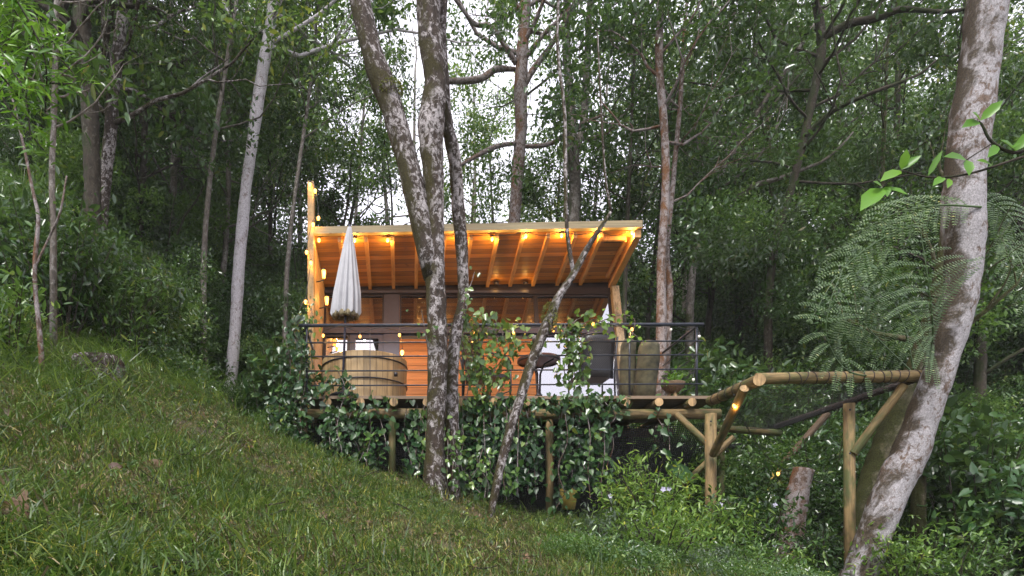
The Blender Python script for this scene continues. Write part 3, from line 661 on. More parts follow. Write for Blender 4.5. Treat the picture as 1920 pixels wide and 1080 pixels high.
# ------------------------------------------------------------------ trees
def tree(label, trunk, rr, barkm, seed, limbs=None, leaf='leaf_mid', forks=(), L=.09, per=12, spread=.22, T=T4, name='forest_tree', group=None, tint=(.45, .2), cat='tree', knob=.035, droop=.35, asp=.45, extra_tips=(), up=.12, kids=4, spr=.9):
    """trunk: centre line, rr radii, limbs: (t0, t1, count, length, depth, rise)"""
    rg = np.random.default_rng(seed); trunk = np.asarray(trunk, float)
    t = thing(name, trunk[0], label, cat, group)
    mb = MB(); mb.tube(trunk, rr, 22 if rr[0] > .09 and len(trunk) > 40 else 12 if rr[0] > .07 else 8, knob=knob, rng=rg); tips = list(extra_tips)
    if rr[0] > .12 and len(trunk) > 20:
        b0_ = np.array((trunk[1][0], trunk[1][1], g1(trunk[1][0], trunk[1][1])))
        for k in range(6):
            a = k*1.05+rg.uniform(-.3, .3); d_ = np.array((math.cos(a), math.sin(a), 0)); e_ = b0_+d_*rr[1]*rg.uniform(2.2, 3.4); e_[2] = g1(e_[0], e_[1])-.03; m_ = b0_+d_*rr[1]*1.3; m_[2] = g1(m_[0], m_[1])+.03
            mb.tube([b0_+d_*rr[1]*.35+np.array((0, 0, rr[1]*2.2)), b0_+d_*rr[1]*.8+np.array((0, 0, rr[1]*.9)), m_, e_], [rr[1]*.38, rr[1]*.42, rr[1]*.28, rr[1]*.1], 8, cap=False, knob=.05, rng=rg)
    for f in forks:
        mb.tube(f[0], f[1], 8, knob=knob, rng=rg)
        if len(f) > 2 and f[2]: tips += [f[0][i] for i in range(len(f[0])//3, len(f[0]), 2)]
    if limbs:
        t0, t1, cnt, ln, dep, rise = limbs; n = len(trunk)-1
        for k in range(cnt):
            u = t0+(t1-t0)*(k+.5*rg.random())/cnt; i = min(int(u*n), n-1); p = trunk[i]+(trunk[i+1]-trunk[i])*(u*n-i)
            a = k*2.4+rg.uniform(-.5, .5); d = (math.cos(a), math.sin(a), rise+rg.uniform(-.2, .3))
            limb(mb, rg, p, d, ln*rg.uniform(.7, 1.15)*(1.1-.45*(u-t0)/(t1-t0+.01)), rr[i]*.42, dep, tips, up, .18, kids, 5, spr)
        limb(mb, rg, trunk[-1], unit(trunk[-1]-trunk[-2]), ln*.8, rr[-1]*.9, dep, tips, up, .15, kids, 5, spr)
    mb.build('trunk', barkm, t)
    if len(tips) > 60:
        q = np.array(tips); ph = rg.uniform(0, 6, 3); f_ = np.sin(q[:, 0]*3.1+ph[0]+1.5*np.sin(q[:, 2]*1.9))+np.sin(q[:, 2]*3.7+ph[1]+q[:, 0])+np.sin(q[:, 1]*2.9+ph[2]); q = q[f_ > -.15]; tips = list(q); per = int(per*1.55); spread *= .9
    if tips:
        mb = MB(); clump(mb, rg, tips, per, spread, L, asp, T, droop, tint); mb.build('crown', leaf, t)
    return t
def up_ext(pts, rr, h, taper=.55, wob=.3, seed=0, drop=0):
    rg = np.random.default_rng(seed); d = unit(pts[-1]-pts[-3]); n = 6; P_ = [pts[-1]]; 
    for k in range(n): d = unit(d+rg.normal(size=3)*.06*wob/.3+np.array((0, 0, .1))); P_.append(P_[-1]+d*h/n)
    return np.vstack([pts, P_[1:]]), np.r_[rr, np.linspace(rr[-1], rr[-1]*taper, n+1)[1:]]
def foot(pts, rr, s=1.35, dz=.15):
    """lower the first point to the ground and flare it"""
    p = pts[0].copy(); p[2] = g1(p[0], p[1])-dz
    if p[2] > pts[0][2]-.02: p[2] = pts[0][2]-.05
    return np.vstack([p, pts]), np.r_[rr[0]*s, rr*1.0]
def ptree(label, rows, barkm, seed, ext=4, forks=(), n=24, footed=True, flare=1.3, **kw):
    if rows[0][3]*rows[0][2] > 160 and rows[0][1]-rows[-1][1] > 400: n = 80
    pts, rr = pxpath(rows, n)
    if n == 80: q_ = np.arange(n+1); rr = rr*(1+.05*np.sin(q_*.9+seed)*np.sin(q_*.37))
    if footed: pts, rr = foot(pts, rr, flare)
    if ext: pts, rr = up_ext(pts, rr, ext, seed=seed)
    fk = []
    for f in forks:
        q, r_ = pxpath(f[0], 14)
        if f[1]: q, r_ = up_ext(q, r_, f[1], seed=seed+1)
        fk.append((q, r_, f[2] if len(f) > 2 else False))
    return tree(label, pts, rr, barkm, seed, forks=fk, **kw)

# the named trunks in front of and around the cabin
ptree('big mottled tree trunk with a left leaning fork standing in front of the deck',
      [(815, 893, 7.75, 42), (817, 800, 7.75, 34), (820, 700, 7.75, 38), (819, 600, 7.75, 37), (815, 500, 7.75, 37), (816, 400, 7.75, 33), (812, 320, 7.75, 39), (808, 240, 7.75, 48), (816, 150, 7.75, 42), (806, 60, 7.75, 44), (800, -60, 7.75, 46)],
      'bark_mottled', 1, ext=7, forks=[([(812, 520, 7.75, 38), (793, 430, 7.75, 42), (776, 350, 7.75, 42), (760, 290, 7.75, 40), (735, 200, 7.75, 44), (705, 125, 7.75, 42), (688, 60, 7.75, 40), (664, -40, 7.75, 38)], 4)],
      limbs=(.96, 1, 5, 2.6, 2, .4), leaf='leaf_mid', per=6, n=30, L=.1, T=TL)
ptree('slimmer mottled trunk rising close behind the big trunk, bare and pinkish grey above the deck',
      [(851, 940, 8.0, 24), (848, 860, 8.0, 26), (848, 780, 8.05, 25), (846, 700, 8.1, 26), (856, 620, 8.2, 22), (868, 560, 8.3, 20), (866, 470, 8.3, 23), (858, 380, 8.3, 24), (853, 300, 8.2, 24), (838, 230, 8.1, 22), (832, 150, 8.0, 20), (828, 60, 8.0, 18), (834, -40, 8, 16)],
      'bark_mottled', 2, ext=6, limbs=(.96, 1, 4, 2, 2, .4), leaf='leaf_mid', per=7, T=TL)
ptree('thin lichen spotted young tree leaning right across the deck front with a forked top',
      [(919, 968, 7.6, 13), (932, 905, 7.6, 17), (950, 830, 7.6, 18), (970, 765, 7.6, 19), (990, 700, 7.6, 19), (1008, 650, 7.6, 20), (1030, 596, 7.6, 20), (1048, 555, 7.6, 15), (1075, 514, 7.6, 14), (1103, 462, 7.6, 11), (1128, 424, 7.6, 8), (1145, 398, 7.6, 6)],
      'bark_mottled', 3, ext=0, forks=[([(1076, 513, 7.6, 9), (1068, 470, 7.6, 8), (1062, 415, 7.6, 7), (1060, 300, 7.6, 7), (1058, 200, 7.6, 6), (1045, 90, 7.6, 6), (1048, -20, 7.6, 5)], 1), ([(1012, 668, 7.6, 12), (1004, 645, 7.6, 10), (1001, 630, 7.6, 8)], 0), ([(1146, 398, 7.6, 5), (1135, 330, 7.6, 4), (1128, 220, 7.6, 4), (1120, 60, 7.6, 3)], 0, False)],
      leaf='leaf_mid', flare=1.1, name='young_tree')
rg = np.random.default_rng(4)
def moss(px, py, D, r, n, label=None, s=1, mat='leaf_olive'):
    mb = MB(); c = P(px, py, D); p = c+unit_rows(rg.normal(size=(n, 3)))*r*np.array((1, 1, s)); leaves(mb, p, unit_rows(p-c)+rg.normal(size=(n, 3))*.5-np.array((0, 0, .4)), rg.normal(size=(n, 3)), .035, .012, rg.uniform(.2, .9, n)); return mb
leafmat('leaf_olive', (.04, .04, .008), (.10, .10, .015), (.18, .18, .03), rough=.8)
tag(moss(1030, 595, 7.6, .075, 500, s=2.2).build('moss_tuft', 'leaf_olive'), 'rusty green moss clump on the leaning young tree at rail height', 'moss')
tag(moss(733, 168, 7.7, .13, 700, s=.7).build('moss_tuft', 'leaf_olive'), 'bright moss cushion high on the left leaning fork', 'moss')

ptree('huge pale smooth tree leaning in from the bottom right and curving up past the fern',
      [(1598, 1120, 6.9, 52), (1640, 1000, 6.9, 58), (1678, 905, 6.9, 60), (1706, 850, 6.88, 60), (1732, 777, 6.85, 54), (1760, 700, 6.8, 50), (1790, 610, 6.8, 50), (1803, 540, 6.8, 54), (1808, 470, 6.8, 62), (1806, 390, 6.8, 66), (1811, 310, 6.8, 64), (1824, 210, 6.8, 66), (1838, 110, 6.8, 63), (1852, 0, 6.8, 62), (1866, -100, 6.8, 60)],
      'bark_big', 5, ext=4, limbs=(.93, 1, 5, 3, 2, .5), leaf='leaf_dark', per=10, T=TL, n=34, knob=.015)
ptree('dark mossy trunk leaning parallel just behind the huge pale tree',
      [(1590, 1060, 8.0, 48), (1625, 940, 8, 46), (1662, 830, 8, 44), (1695, 750, 8, 40), (1722, 680, 8, 34), (1745, 600, 8, 28)], 'bark_moss', 6, ext=1.5, limbs=(.75, 1, 4, 1.3, 1, .4), leaf='leaf_dark', L=.08)
ptree('broken off tree stump leaning right between the two log posts', [(1478, 1070, 8.6, 46), (1487, 990, 8.6, 42), (1497, 920, 8.6, 38), (1507, 880, 8.6, 36)], 'bark_orange', 7, ext=0, name='broken_stump', cat='stump')
ptree('smooth white barked trunk standing alone left of the cabin',
      [(432, 735, 12, 20), (436, 680, 12, 22), (442, 600, 12, 21), (448, 500, 12, 22), (455, 420, 12, 22), (462, 345, 12, 20), (470, 290, 12, 20), (481, 210, 12, 22), (493, 130, 12, 22), (505, 60, 12, 20), (516, -30, 12, 18)],
      'bark_white', 8, ext=5, limbs=(.8, 1, 8, 3.2, 2, .3), leaf='leaf_mid', per=10, L=.12, T=TL, forks=[([(500, 85, 12, 7), (545, 60, 12, 7), (600, 25, 12, 6), (650, -20, 12, 5)], 1, True)], knob=.02)
ptree('straight pale trunk with rusty streaks rising right behind the cabin roof, branching both ways',
      [(960, 520, 13.6, 22), (965, 418, 13.6, 20), (970, 330, 13.6, 22), (977, 240, 13.6, 22), (976, 170, 13.6, 24), (980, 90, 13.6, 22), (986, -20, 13.6, 20)],
      'bark_orange', 9, ext=5, limbs=(.72, 1, 9, 3.2, 2, .3), leaf='leaf_mid', per=9, L=.13, T=TL,
      forks=[([(978, 170, 13.6, 12), (1000, 130, 13.6, 12), (1030, 90, 13.5, 10), (1060, 40, 13.4, 9)], 2, True), ([(968, 120, 13.6, 10), (950, 90, 13.5, 10), (920, 50, 13.4, 9), (890, 45, 13.2, 8), (862, 10, 13, 7)], 1, True),
             ([(965, 130, 13.6, 8), (930, 130, 13.4, 12), (900, 148, 13.2, 13), (850, 152, 13.0, 11), (820, 150, 12.9, 8)], 0, False), ([(975, 268, 13.6, 7), (930, 275, 13.3, 9), (880, 300, 13, 7), (855, 315, 12.8, 5)], 0, True), ([(975, 275, 13.6, 7), (1030, 270, 13.4, 8), (1080, 240, 13.2, 7), (1130, 215, 13, 5)], 0, True)])
ptree('twin stemmed pale tree behind the roof right of centre',
      [(1080, 520, 13.8, 22), (1076, 415, 13.8, 20), (1078, 330, 13.8, 22), (1072, 270, 13.8, 22), (1068, 180, 13.8, 16), (1062, 90, 13.8, 15), (1064, -20, 13.8, 14)],
      'bark_grey', 10, ext=4, limbs=(.7, 1, 8, 3, 2, .3), leaf='leaf_light', per=7, L=.12, T=TL,
      forks=[([(1078, 290, 13.8, 14), (1094, 230, 13.8, 14), (1100, 140, 13.8, 14), (1104, 40, 13.8, 12), (1110, -30, 13.8, 12)], 4, False), ([(1095, 262, 13.8, 10), (1130, 255, 13.6, 8), (1165, 220, 13.5, 6)], 1, True)])
ptree('slender pale orange trunk just right of the cabin behind the mossy stumps',
      [(1236, 760, 10.6, 19), (1240, 650, 10.6, 20), (1240, 560, 10.6, 17), (1241, 470, 10.6, 16), (1247, 380, 10.6, 15), (1248, 300, 10.6, 14), (1244, 220, 10.6, 14), (1236, 120, 10.6, 14), (1238, 0, 10.6, 13)],
      'bark_orange', 11, ext=4, limbs=(.62, 1, 9, 2.3, 2, .3), leaf='leaf_dark', per=10, L=.13, T=TL)
ptree('darker twin trunk leaning beside the slender pale orange trunk',
      [(1246, 740, 11, 14), (1252, 620, 11, 14), (1256, 540, 11, 12), (1250, 470, 11, 11), (1262, 340, 11, 9), (1275, 200, 11, 8)], 'bark_orange', 12, ext=3, limbs=(.6, 1, 8, 1.9, 2, .3), leaf='leaf_dark', per=10, L=.11, T=TL)
ptree('bent pale trunk leaning right in the woods beyond the railing end',
      [(1293, 600, 13, 14), (1298, 520, 13, 13), (1312, 440, 13, 12), (1330, 380, 13, 12), (1360, 310, 13, 10), (1400, 240, 13, 9), (1440, 180, 13, 8)], 'bark_grey', 13, ext=3, limbs=(.5, 1, 10, 2.3, 2, .3), leaf='leaf_mid', per=10, L=.12, T=TL,
      forks=[([(1320, 400, 13, 9), (1365, 385, 12.8, 10), (1410, 350, 12.5, 10), (1460, 335, 12.3, 8), (1520, 312, 12.2, 6)], 1, True)])
ptree('thin forked sapling with bare stem rising from the grass at the far left',
      [(78, 718, 5.6, 12), (77, 660, 5.6, 10), (72, 600, 5.6, 9), (66, 540, 5.6, 8), (66, 480, 5.6, 8), (72, 410, 5.6, 7), (62, 360, 5.6, 6), (48, 290, 5.6, 5), (32, 220, 5.6, 4)], 'bark_orange', 14, ext=.6, flare=1.2, name='sapling',
      forks=[([(66, 500, 5.6, 5), (90, 450, 5.6, 4), (112, 400, 5.5, 4), (125, 330, 5.5, 3)], 0, True)], leaf='leaf_mid', L=.07, per=4, T=TL)
ptree('slim pale speckled sapling with large glossy leaves in the upper left',
      [(100, 420, 7, 11), (97, 330, 7, 11), (100, 250, 7, 10), (102, 180, 7, 11), (104, 110, 7, 10), (106, 0, 7, 9)], 'bark_grey', 15, ext=1.5, limbs=(.35, 1, 16, 1.0, 1, .4), leaf='leaf_dark', per=5, L=.17, T=TL, asp=.38, name='sapling', spread=.15)
ptree('thick dark trunk at the top left behind the glossy sapling',
      [(175, 420, 10, 30), (172, 300, 10, 30), (165, 150, 10, 31), (155, 60, 10, 30), (150, -30, 10, 28)], 'bark_dark', 16, ext=3, limbs=(.5, 1, 12, 2.4, 2, .2), leaf='leaf_dark', per=11, L=.1)
ptree('dark lichen flecked trunk leaning right at the top left',
      [(188, 430, 10.5, 24), (198, 330, 10.5, 22), (207, 250, 10.5, 23), (213, 160, 10.5, 22), (225, 70, 10.5, 22), (238, -20, 10.5, 24)], 'bark_mottled', 17, ext=3, limbs=(.4, 1, 12, 2.6, 2, .1), leaf='leaf_dark', per=11, L=.1, T=TL)
ptree('crooked dark branched tree spreading over the upper right of the woods',
      [(1440, 560, 12, 14), (1455, 450, 12, 13), (1490, 330, 12, 13), (1520, 200, 12, 14), (1540, 90, 12, 16), (1530, 0, 12, 14)], 'bark_dark', 18, ext=2, limbs=(.35, 1, 16, 3.0, 2, .15), leaf='leaf_dark', per=12, L=.12, T=TL,
      forks=[([(1535, 75, 12, 14), (1590, 45, 11.8, 14), (1640, 35, 11.6, 13), (1690, 18, 11.4, 11), (1730, 20, 11.2, 8)], 1.0, True), ([(1505, 260, 12, 10), (1560, 210, 11.6, 9), (1620, 180, 11.2, 8), (1700, 150, 11, 6)], .5, True)])

# more forest trees: base (px, depth), height, radius, lean, limbs from, limb length, bark, leaf, label
BG = [
 (385, 11.2, 9.5, .05, .5, .5, 2.0, 'bark_grey', 'leaf_mid', 'leafy tree whose foliage half covers the upper part of the white trunk'),
 (545, 12.5, 9.5, .05, .3, .62, 2.0, 'bark_grey', 'leaf_mid', 'slim tree with hanging leaves high above the corner post'),
 (20, 12.5, 9.5, .10, .3, .15, 2.4, 'bark_dark', 'leaf_dark', 'dark leafy tree at the far left edge behind the saplings'),
 (250, 13, 10, .07, .2, .12, 2.3, 'bark_dark', 'leaf_dark', 'slim dark tree between the lichen flecked trunk and the white trunk, nearer one'),
 (305, 14.5, 10, .08, .3, .2, 2.6, 'bark_grey', 'leaf_mid', 'slender grey trunk in the left woods with leaves from knee height up'),
 (345, 17, 11, .08, -.3, .2, 2.6, 'bark_dark', 'leaf_mid', 'straight dark stem with spreading limbs left of the white trunk'),
 (395, 14, 10, .06, .5, .25, 2.3, 'bark_grey', 'leaf_dark', 'thin leaning stem closest on the left of the white trunk'),
 (120, 16, 12, .11, .2, .15, 2.8, 'bark_dark', 'leaf_dark', 'tall shadowy tree behind the glossy sapling'),
 (420, 20, 11, .08, .1, .3, 2.8, 'bark_grey', 'leaf_mid', 'pale stemmed tree far behind the white trunk'),
 (540, 18, 8.5, .07, .4, .3, 2.5, 'bark_grey', 'leaf_light', 'light green rounded tree just left of the tall corner post'),
 (500, 16, 7.5, .06, .1, .1, 2.2, 'bark_dark', 'leaf_mid', 'bushy mid green tree between the white trunk and the cabin'),
 (600, 24, 11, .09, -.2, .4, 3.0, 'bark_grey', 'leaf_light', 'bright green airy tree above the left end of the roof'),
 (650, 19, 7, .07, .2, .25, 2.4, 'bark_dark', 'leaf_grey', 'greyish tree behind the parasol and roof edge'),
 (700, 22, 9.5, .08, .5, .35, 2.6, 'bark_grey', 'leaf_grey', 'sparse grey green tree behind the left leaning fork'),
 (740, 17, 5.5, .06, -.2, .15, 2.1, 'bark_dark', 'leaf_mid', 'low bushy tree peeping over the roof by the fork'),
 (885, 17.5, 6.2, .06, .2, .2, 2.2, 'bark_moss', 'leaf_mid', 'low leafy tree over the roof between the two mottled trunks and the straight one'),
 (905, 24, 11, .08, -.4, .45, 2.6, 'bark_grey', 'leaf_light', 'far sunlit tree left of the straight rusty trunk'),
 (1020, 17, 6.4, .07, .3, .2, 2.3, 'bark_moss', 'leaf_dark', 'dark bushy tree over the roof between the straight and twin stemmed trunks'),
 (1050, 25, 10.5, .08, .3, .5, 2.6, 'bark_grey', 'leaf_light', 'far airy tree seen between the straight and twin stemmed trunks'),
 (1140, 17.5, 7.3, .08, -.2, .25, 2.5, 'bark_moss', 'leaf_dark', 'dark blue green bushy tree at the right end of the roof'),
 (1180, 22, 11, .09, .3, .3, 2.8, 'bark_grey', 'leaf_mid', 'tall thin tree behind the right roof corner'),
 (1160, 12.6, 10.5, .05, .3, .5, 2.2, 'bark_dark', 'leaf_dark', 'dark large leaved tree hanging over the right roof corner'),
 (1330, 15, 9.5, .07, .7, .25, 2.6, 'bark_dark', 'leaf_dark', 'shadowy tree right of the bent pale trunk'),
 (1390, 17, 11, .09, .2, .2, 3.0, 'bark_dark', 'leaf_mid', 'tall leafy tree in the right woods behind the bent trunk'),
 (1480, 15, 9, .08, -.5, .1, 2.8, 'bark_moss', 'leaf_dark', 'dense dark tree behind the fern fronds'),
 (1560, 18, 11.5, .10, .4, .15, 3.0, 'bark_dark', 'leaf_mid', 'broad mid green tree beyond the crooked branched tree'),
 (1630, 13, 8.5, .07, .3, .1, 2.4, 'bark_moss', 'leaf_dark', 'dark tree directly left of the huge pale trunk'),
 (1700, 16, 11, .10, -.2, .15, 2.8, 'bark_dark', 'leaf_dark', 'shaded tree behind the upper part of the huge pale trunk'),
 (1800, 12, 9, .09, .3, .1, 2.6, 'bark_dark', 'leaf_dark', 'dark leafy tree right of the huge pale trunk, nearest one'),
 (1890, 14, 11, .10, .2, .12, 2.9, 'bark_dark', 'leaf_mid', 'leafy tree at the far right edge'),
 (1280, 20, 11, .07, .3, .35, 2.6, 'bark_grey', 'leaf_light', 'pale airy tree behind the slender orange trunk'),
 (450, 26, 12, .1, .3, .3, 3.2, 'bark_grey', 'leaf_grey', 'faint far tree in the gap right of the white trunk'),
 (770, 27, 12, .1, .2, .3, 3.2, 'bark_grey', 'leaf_grey', 'faint far tree behind the big mottled trunk'),
 (620, 15.5, 5.6, .05, .2, .1, 2.2, 'bark_dark', 'leaf_dark', 'low dense tree behind the roof directly above the parasol tip'),
 (810, 19, 7.6, .06, .2, .1, 2.4, 'bark_dark', 'leaf_mid', 'low dense tree whose top shows between the two fork trunks above the roof'),
 (935, 20, 8.0, .06, -.2, .1, 2.4, 'bark_dark', 'leaf_dark', 'low dense tree directly left of the straight trunk over the roof'),
 (1085, 16, 5.9, .06, .1, .1, 2.2, 'bark_dark', 'leaf_mid', 'low dense tree at the foot of the twin stemmed tree behind the roof'),
 (1215, 15, 7.2, .06, .2, .1, 2.3, 'bark_dark', 'leaf_dark', 'dense tree just beyond the right roof edge, lower leafy one'),
 (520, 22, 11, .08, .2, .2, 2.8, 'bark_grey', 'leaf_light', 'tall light green tree between the white trunk and the corner post'),
 (670, 27, 13.5, .08, .2, .35, 3.0, 'bark_grey', 'leaf_light', 'tall far light green tree showing left of the leaning fork'),
 (960, 27, 14, .08, .2, .4, 3.0, 'bark_grey', 'leaf_mid', 'tall far tree behind the top of the straight trunk'),
 (1120, 27, 14, .08, .2, .35, 3.0, 'bark_grey', 'leaf_grey', 'tall far greyish tree right of the twin stems'),
 (200, 22, 13, .12, .2, .2, 3.2, 'bark_dark', 'leaf_mid', 'tall hillside tree in the upper left distance'),
]
for k, (px, D, H, r_, lean, fr_, ln, bk, lf, lb) in enumerate(BG):
    rg = np.random.default_rng(100+k); x_ = (px-CX)/F*D; z0 = g1(x_, D)-.2; n = 12; pts = []; w1, w2 = rg.normal(size=2)*.18
    for i in range(n+1):
        u = i/n; pts.append((x_+lean*u*1.2+w1*math.sin(u*5), D+w2*math.sin(u*4+1), z0+H*u))
    far = D > 18
    tree(lb, pts, np.linspace(r_*1.25, r_*.4, n+1), bk, 200+k, limbs=(fr_, .97, (15 if not far else 11) if not 560 < px < 1250 else (10 if not far else 5), ln, 2, .15+.2*rg.random()), leaf=lf, L=.12 if not far else .13, per=13 if fr_ < .3 else 11, spread=.17 if not far else .2, T=T4, group=None, kids=4, asp=.48, tint=(.48, .3))

# ------------------------------------------------------------------ scattering of what nobody could count (one object each)
def scatter(name, protos, pts, rots, scls, idx, label, cat):
    col = bpy.data.collections.new(name+'_kinds')
    for i, p in enumerate(protos): p.name = 'kind_%s_%02d' % (name, i); col.objects.link(p)
    me = bpy.data.meshes.new(name); n = len(pts); me.vertices.add(n); me.vertices.foreach_set('co', np.asarray(pts, np.float32).ravel())
    a = me.attributes.new('rot', 'FLOAT_VECTOR', 'POINT'); a.data.foreach_set('vector', np.asarray(rots, np.float32).ravel())
    a = me.attributes.new('scl', 'FLOAT', 'POINT'); a.data.foreach_set('value', np.asarray(scls, np.float32))
    a = me.attributes.new('kin', 'INT', 'POINT'); a.data.foreach_set('value', np.asarray(idx, np.int32))
    o = bpy.data.objects.new(name, me); SC.collection.objects.link(o); tag(o, label, cat, kind='stuff')
    g = bpy.data.node_groups.new(name, 'GeometryNodeTree'); g.interface.new_socket('Geometry', in_out='INPUT', socket_type='NodeSocketGeometry'); g.interface.new_socket('Geometry', in_out='OUTPUT', socket_type='NodeSocketGeometry')
    gi = g.nodes.new('NodeGroupInput'); go = g.nodes.new('NodeGroupOutput'); ip = g.nodes.new('GeometryNodeInstanceOnPoints'); ci = g.nodes.new('GeometryNodeCollectionInfo')
    ci.inputs['Collection'].default_value = col; ci.inputs['Separate Children'].default_value = True; ci.inputs['Reset Children'].default_value = True
    def na(nm, ty):
        q = g.nodes.new('GeometryNodeInputNamedAttribute'); q.data_type = ty; q.inputs['Name'].default_value = nm; return q.outputs['Attribute']
    er = g.nodes.new('FunctionNodeEulerToRotation'); g.links.new(na('rot', 'FLOAT_VECTOR'), er.inputs[0])
    g.links.new(gi.outputs[0], ip.inputs['Points']); g.links.new(ci.outputs[0], ip.inputs['Instance']); ip.inputs['Pick Instance'].default_value = True
    g.links.new(na('kin', 'INT'), ip.inputs['Instance Index']); g.links.new(er.outputs[0], ip.inputs['Rotation']); g.links.new(na('scl', 'FLOAT'), ip.inputs['Scale'])
    g.links.new(ip.outputs[0], go.inputs[0]); o.modifiers.new('scatter', 'NODES').node_group = g; return o

def bushproto(seed, mat, n, L, R, T=T4, asp=.45, tint=(.45, .2), droop=.2, H=.8):
    rg = np.random.default_rng(seed); mb = MB(); k = n//8
    d = unit_rows(rg.normal(size=(k, 3)))*R*rg.uniform(.35, 1, (k, 1))**.5*np.array((1, 1, H)); clump(mb, rg, d, 8, R*.13, L, asp, T, droop, tint, .8); return mb.build('k', mat, 'proto')
def grassproto(seed, mat, n, L, wd, lay, R=.07, tint=(.45, .2)):
    rg = np.random.default_rng(seed); V = []; Tr = []; tt = []
    for i in range(n):
        b_ = np.array((*rg.normal(size=2)*R, -.01)); a = rg.uniform(0, 6.28); ln = L*rg.uniform(.5, 1.2); d = np.array((math.cos(a), math.sin(a), 0)); s_ = np.array((-d[1], d[0], 0))*wd*rg.uniform(.6, 1.2)
        l_ = lay*rg.uniform(.5, 1.4); p = b_.copy(); v = len(V); el = rad(88)-.3*l_
        for q, w in enumerate((1, .8, .5)):
            V += [p-s_*w/2, p+s_*w/2]; p = p+(d*math.cos(el)+np.array((0, 0, 1))*math.sin(el))*ln/3; el -= l_*.75
            if p[2] < .012: p[2] = .012+.01*rg.random()
        V.append(p); Tr += [(v, v+1, v+3), (v, v+3, v+2), (v+2, v+3, v+5), (v+2, v+5, v+4), (v+4, v+5, v+6)]; tt += [float(np.clip(rg.normal(tint[0], tint[1]), 0, 1))]*5
    return MB().add(V, tris=Tr, tint=tt).build('k', mat, 'proto')
rg = np.random.default_rng(77)
# undergrowth
up_ = [bushproto(1, 'leaf_dark', 520, .10, .55), bushproto(2, 'leaf_mid', 560, .09, .55, asp=.4), bushproto(3, 'leaf_dark', 380, .14, .6, TL), bushproto(4, 'leaf_mid', 700, .065, .5),
       bushproto(5, 'leaf_grey', 520, .09, .55), bushproto(6, 'leaf_light', 420, .09, .5, tint=(.3, .2)), grassproto(7, 'leaf_mid', 260, .75, .008, .55, .18), bushproto(8, 'leaf_dark', 640, .12, .6, T4, asp=.22, droop=.8)]
pts = []; ro = []; sc = []; ix = []
def inside(x, y): return (-1.75 < x < 3.75 and y < 13.4) or (y < 8.9 and -1.9 < x < 4.6)
cnt = 0
while cnt < 5200:
    D = 8.0*(34/8.0)**rg.random(); px = rg.uniform(-250, 2170); x_ = (px-CX)/F*D
    if x_ < -1.6:
        lim = np.interp(x_, [-9, -5, -3.9, -2.9, -2.0, -1.6], [4.5, 6.2, 6.9, 7.4, 8.2, 8.8])
        if D < lim: continue
    elif inside(x_, D) or D < 9.0: continue
    if abs(px-435) < 42 and D < 12.2 and px > 0: continue
    if x_ > 3.6 and D < 10.0 and px < 1330: continue
    h = rg.uniform(0, 1)**1.5*(1.2 if D < 12 else 2.2)
    if -1.6 > x_ > -3.4 and D < 11: h *= .25
    z = g1(x_, D)+.2+h; s = rg.uniform(.55, 1.0)*(1 if D < 12 else 1.0+.04*(D-12))
    if -1.6 > x_ > -3.4 and D < 10: s *= .6
    pts.append((x_, D, z)); ro.append((rg.uniform(-.4, .4), rg.uniform(-.4, .4), rg.uniform(0, 6.28))); sc.append(s)
    ix.append(int(rg.choice(8, p=[.22, .17, .14, .16, .09, .05, .07, .10]))); cnt += 1
for k in range(2600):
    D = rg.uniform(10.5, 24); left = rg.random() < .48; px = rg.uniform(-200, 590) if left else rg.uniform(1290, 2120); x_ = (px-CX)/F*D
    if inside(x_, D) or (abs(px-440) < 60 and D < 12.6): continue
    h = rg.uniform(.8, 6.5)
    if math.sin(x_*1.3+h*.9)+math.sin(D*1.1+h*1.7+1)+math.sin(h*2.1+x_*.7) < .1: continue
    if left and px > 470 and h > 3: continue
    pts.append((x_, D, g1(x_, D)+h)); ro.append((rg.uniform(-.5, .5), rg.uniform(-.5, .5), rg.uniform(0, 6.28))); sc.append(rg.uniform(.7, 1.25)); ix.append(int(rg.choice(8, p=[.2, .24, .14, .2, .08, .08, .0, .06])))
for k in range(330):
    D = rg.uniform(5.0, 8.4); px = rg.uniform(1130-30*(8.4-D), 1560); x_ = (px-CX)/F*D
    if 1180 < px < 1300 and D > 7.6: continue
    pts.append((x_, D, g1(x_, D)+.05+.1*rg.random())); ro.append((rg.uniform(-.4, .4), rg.uniform(-.4, .4), rg.uniform(0, 6.28))); sc.append(rg.uniform(.16, .34)); ix.append(int(rg.choice(8, p=[.2, .24, .1, .2, .1, .16, .0, .0])))
scatter('undergrowth', up_, pts, ro, sc, ix, 'dense green undergrowth covering the forest floor and hillside behind the cabin', 'undergrowth')
# lower left bank edge: side saplings and bushes filling the left hill in front (x<-4)
# far wood on the ridge
fp = [bushproto(20+k, m_, 1500, .22, 2.1, T4, H=1.1) for k, m_ in enumerate(('leaf_dark', 'leaf_mid', 'leaf_grey', 'leaf_mid'))]
pts = []; ro = []; sc = []; ix = []
for k in range(330):
    D = rg.uniform(26, 44); px = rg.uniform(-200, 2120); x_ = (px-CX)/F*D; side = abs(px-880)
    h = rg.uniform(.5, 3.2 if side < 330 else 13); 
    pts.append((x_, D, g1(x_, D)+h)); ro.append((0, 0, rg.uniform(0, 6.28))); sc.append(rg.uniform(.7, 1.2)); ix.append(int(rg.integers(0, 4)))
scatter('far_woodland', fp, pts, ro, sc, ix, 'far wooded slope showing as one green mass through the trees', 'woodland')
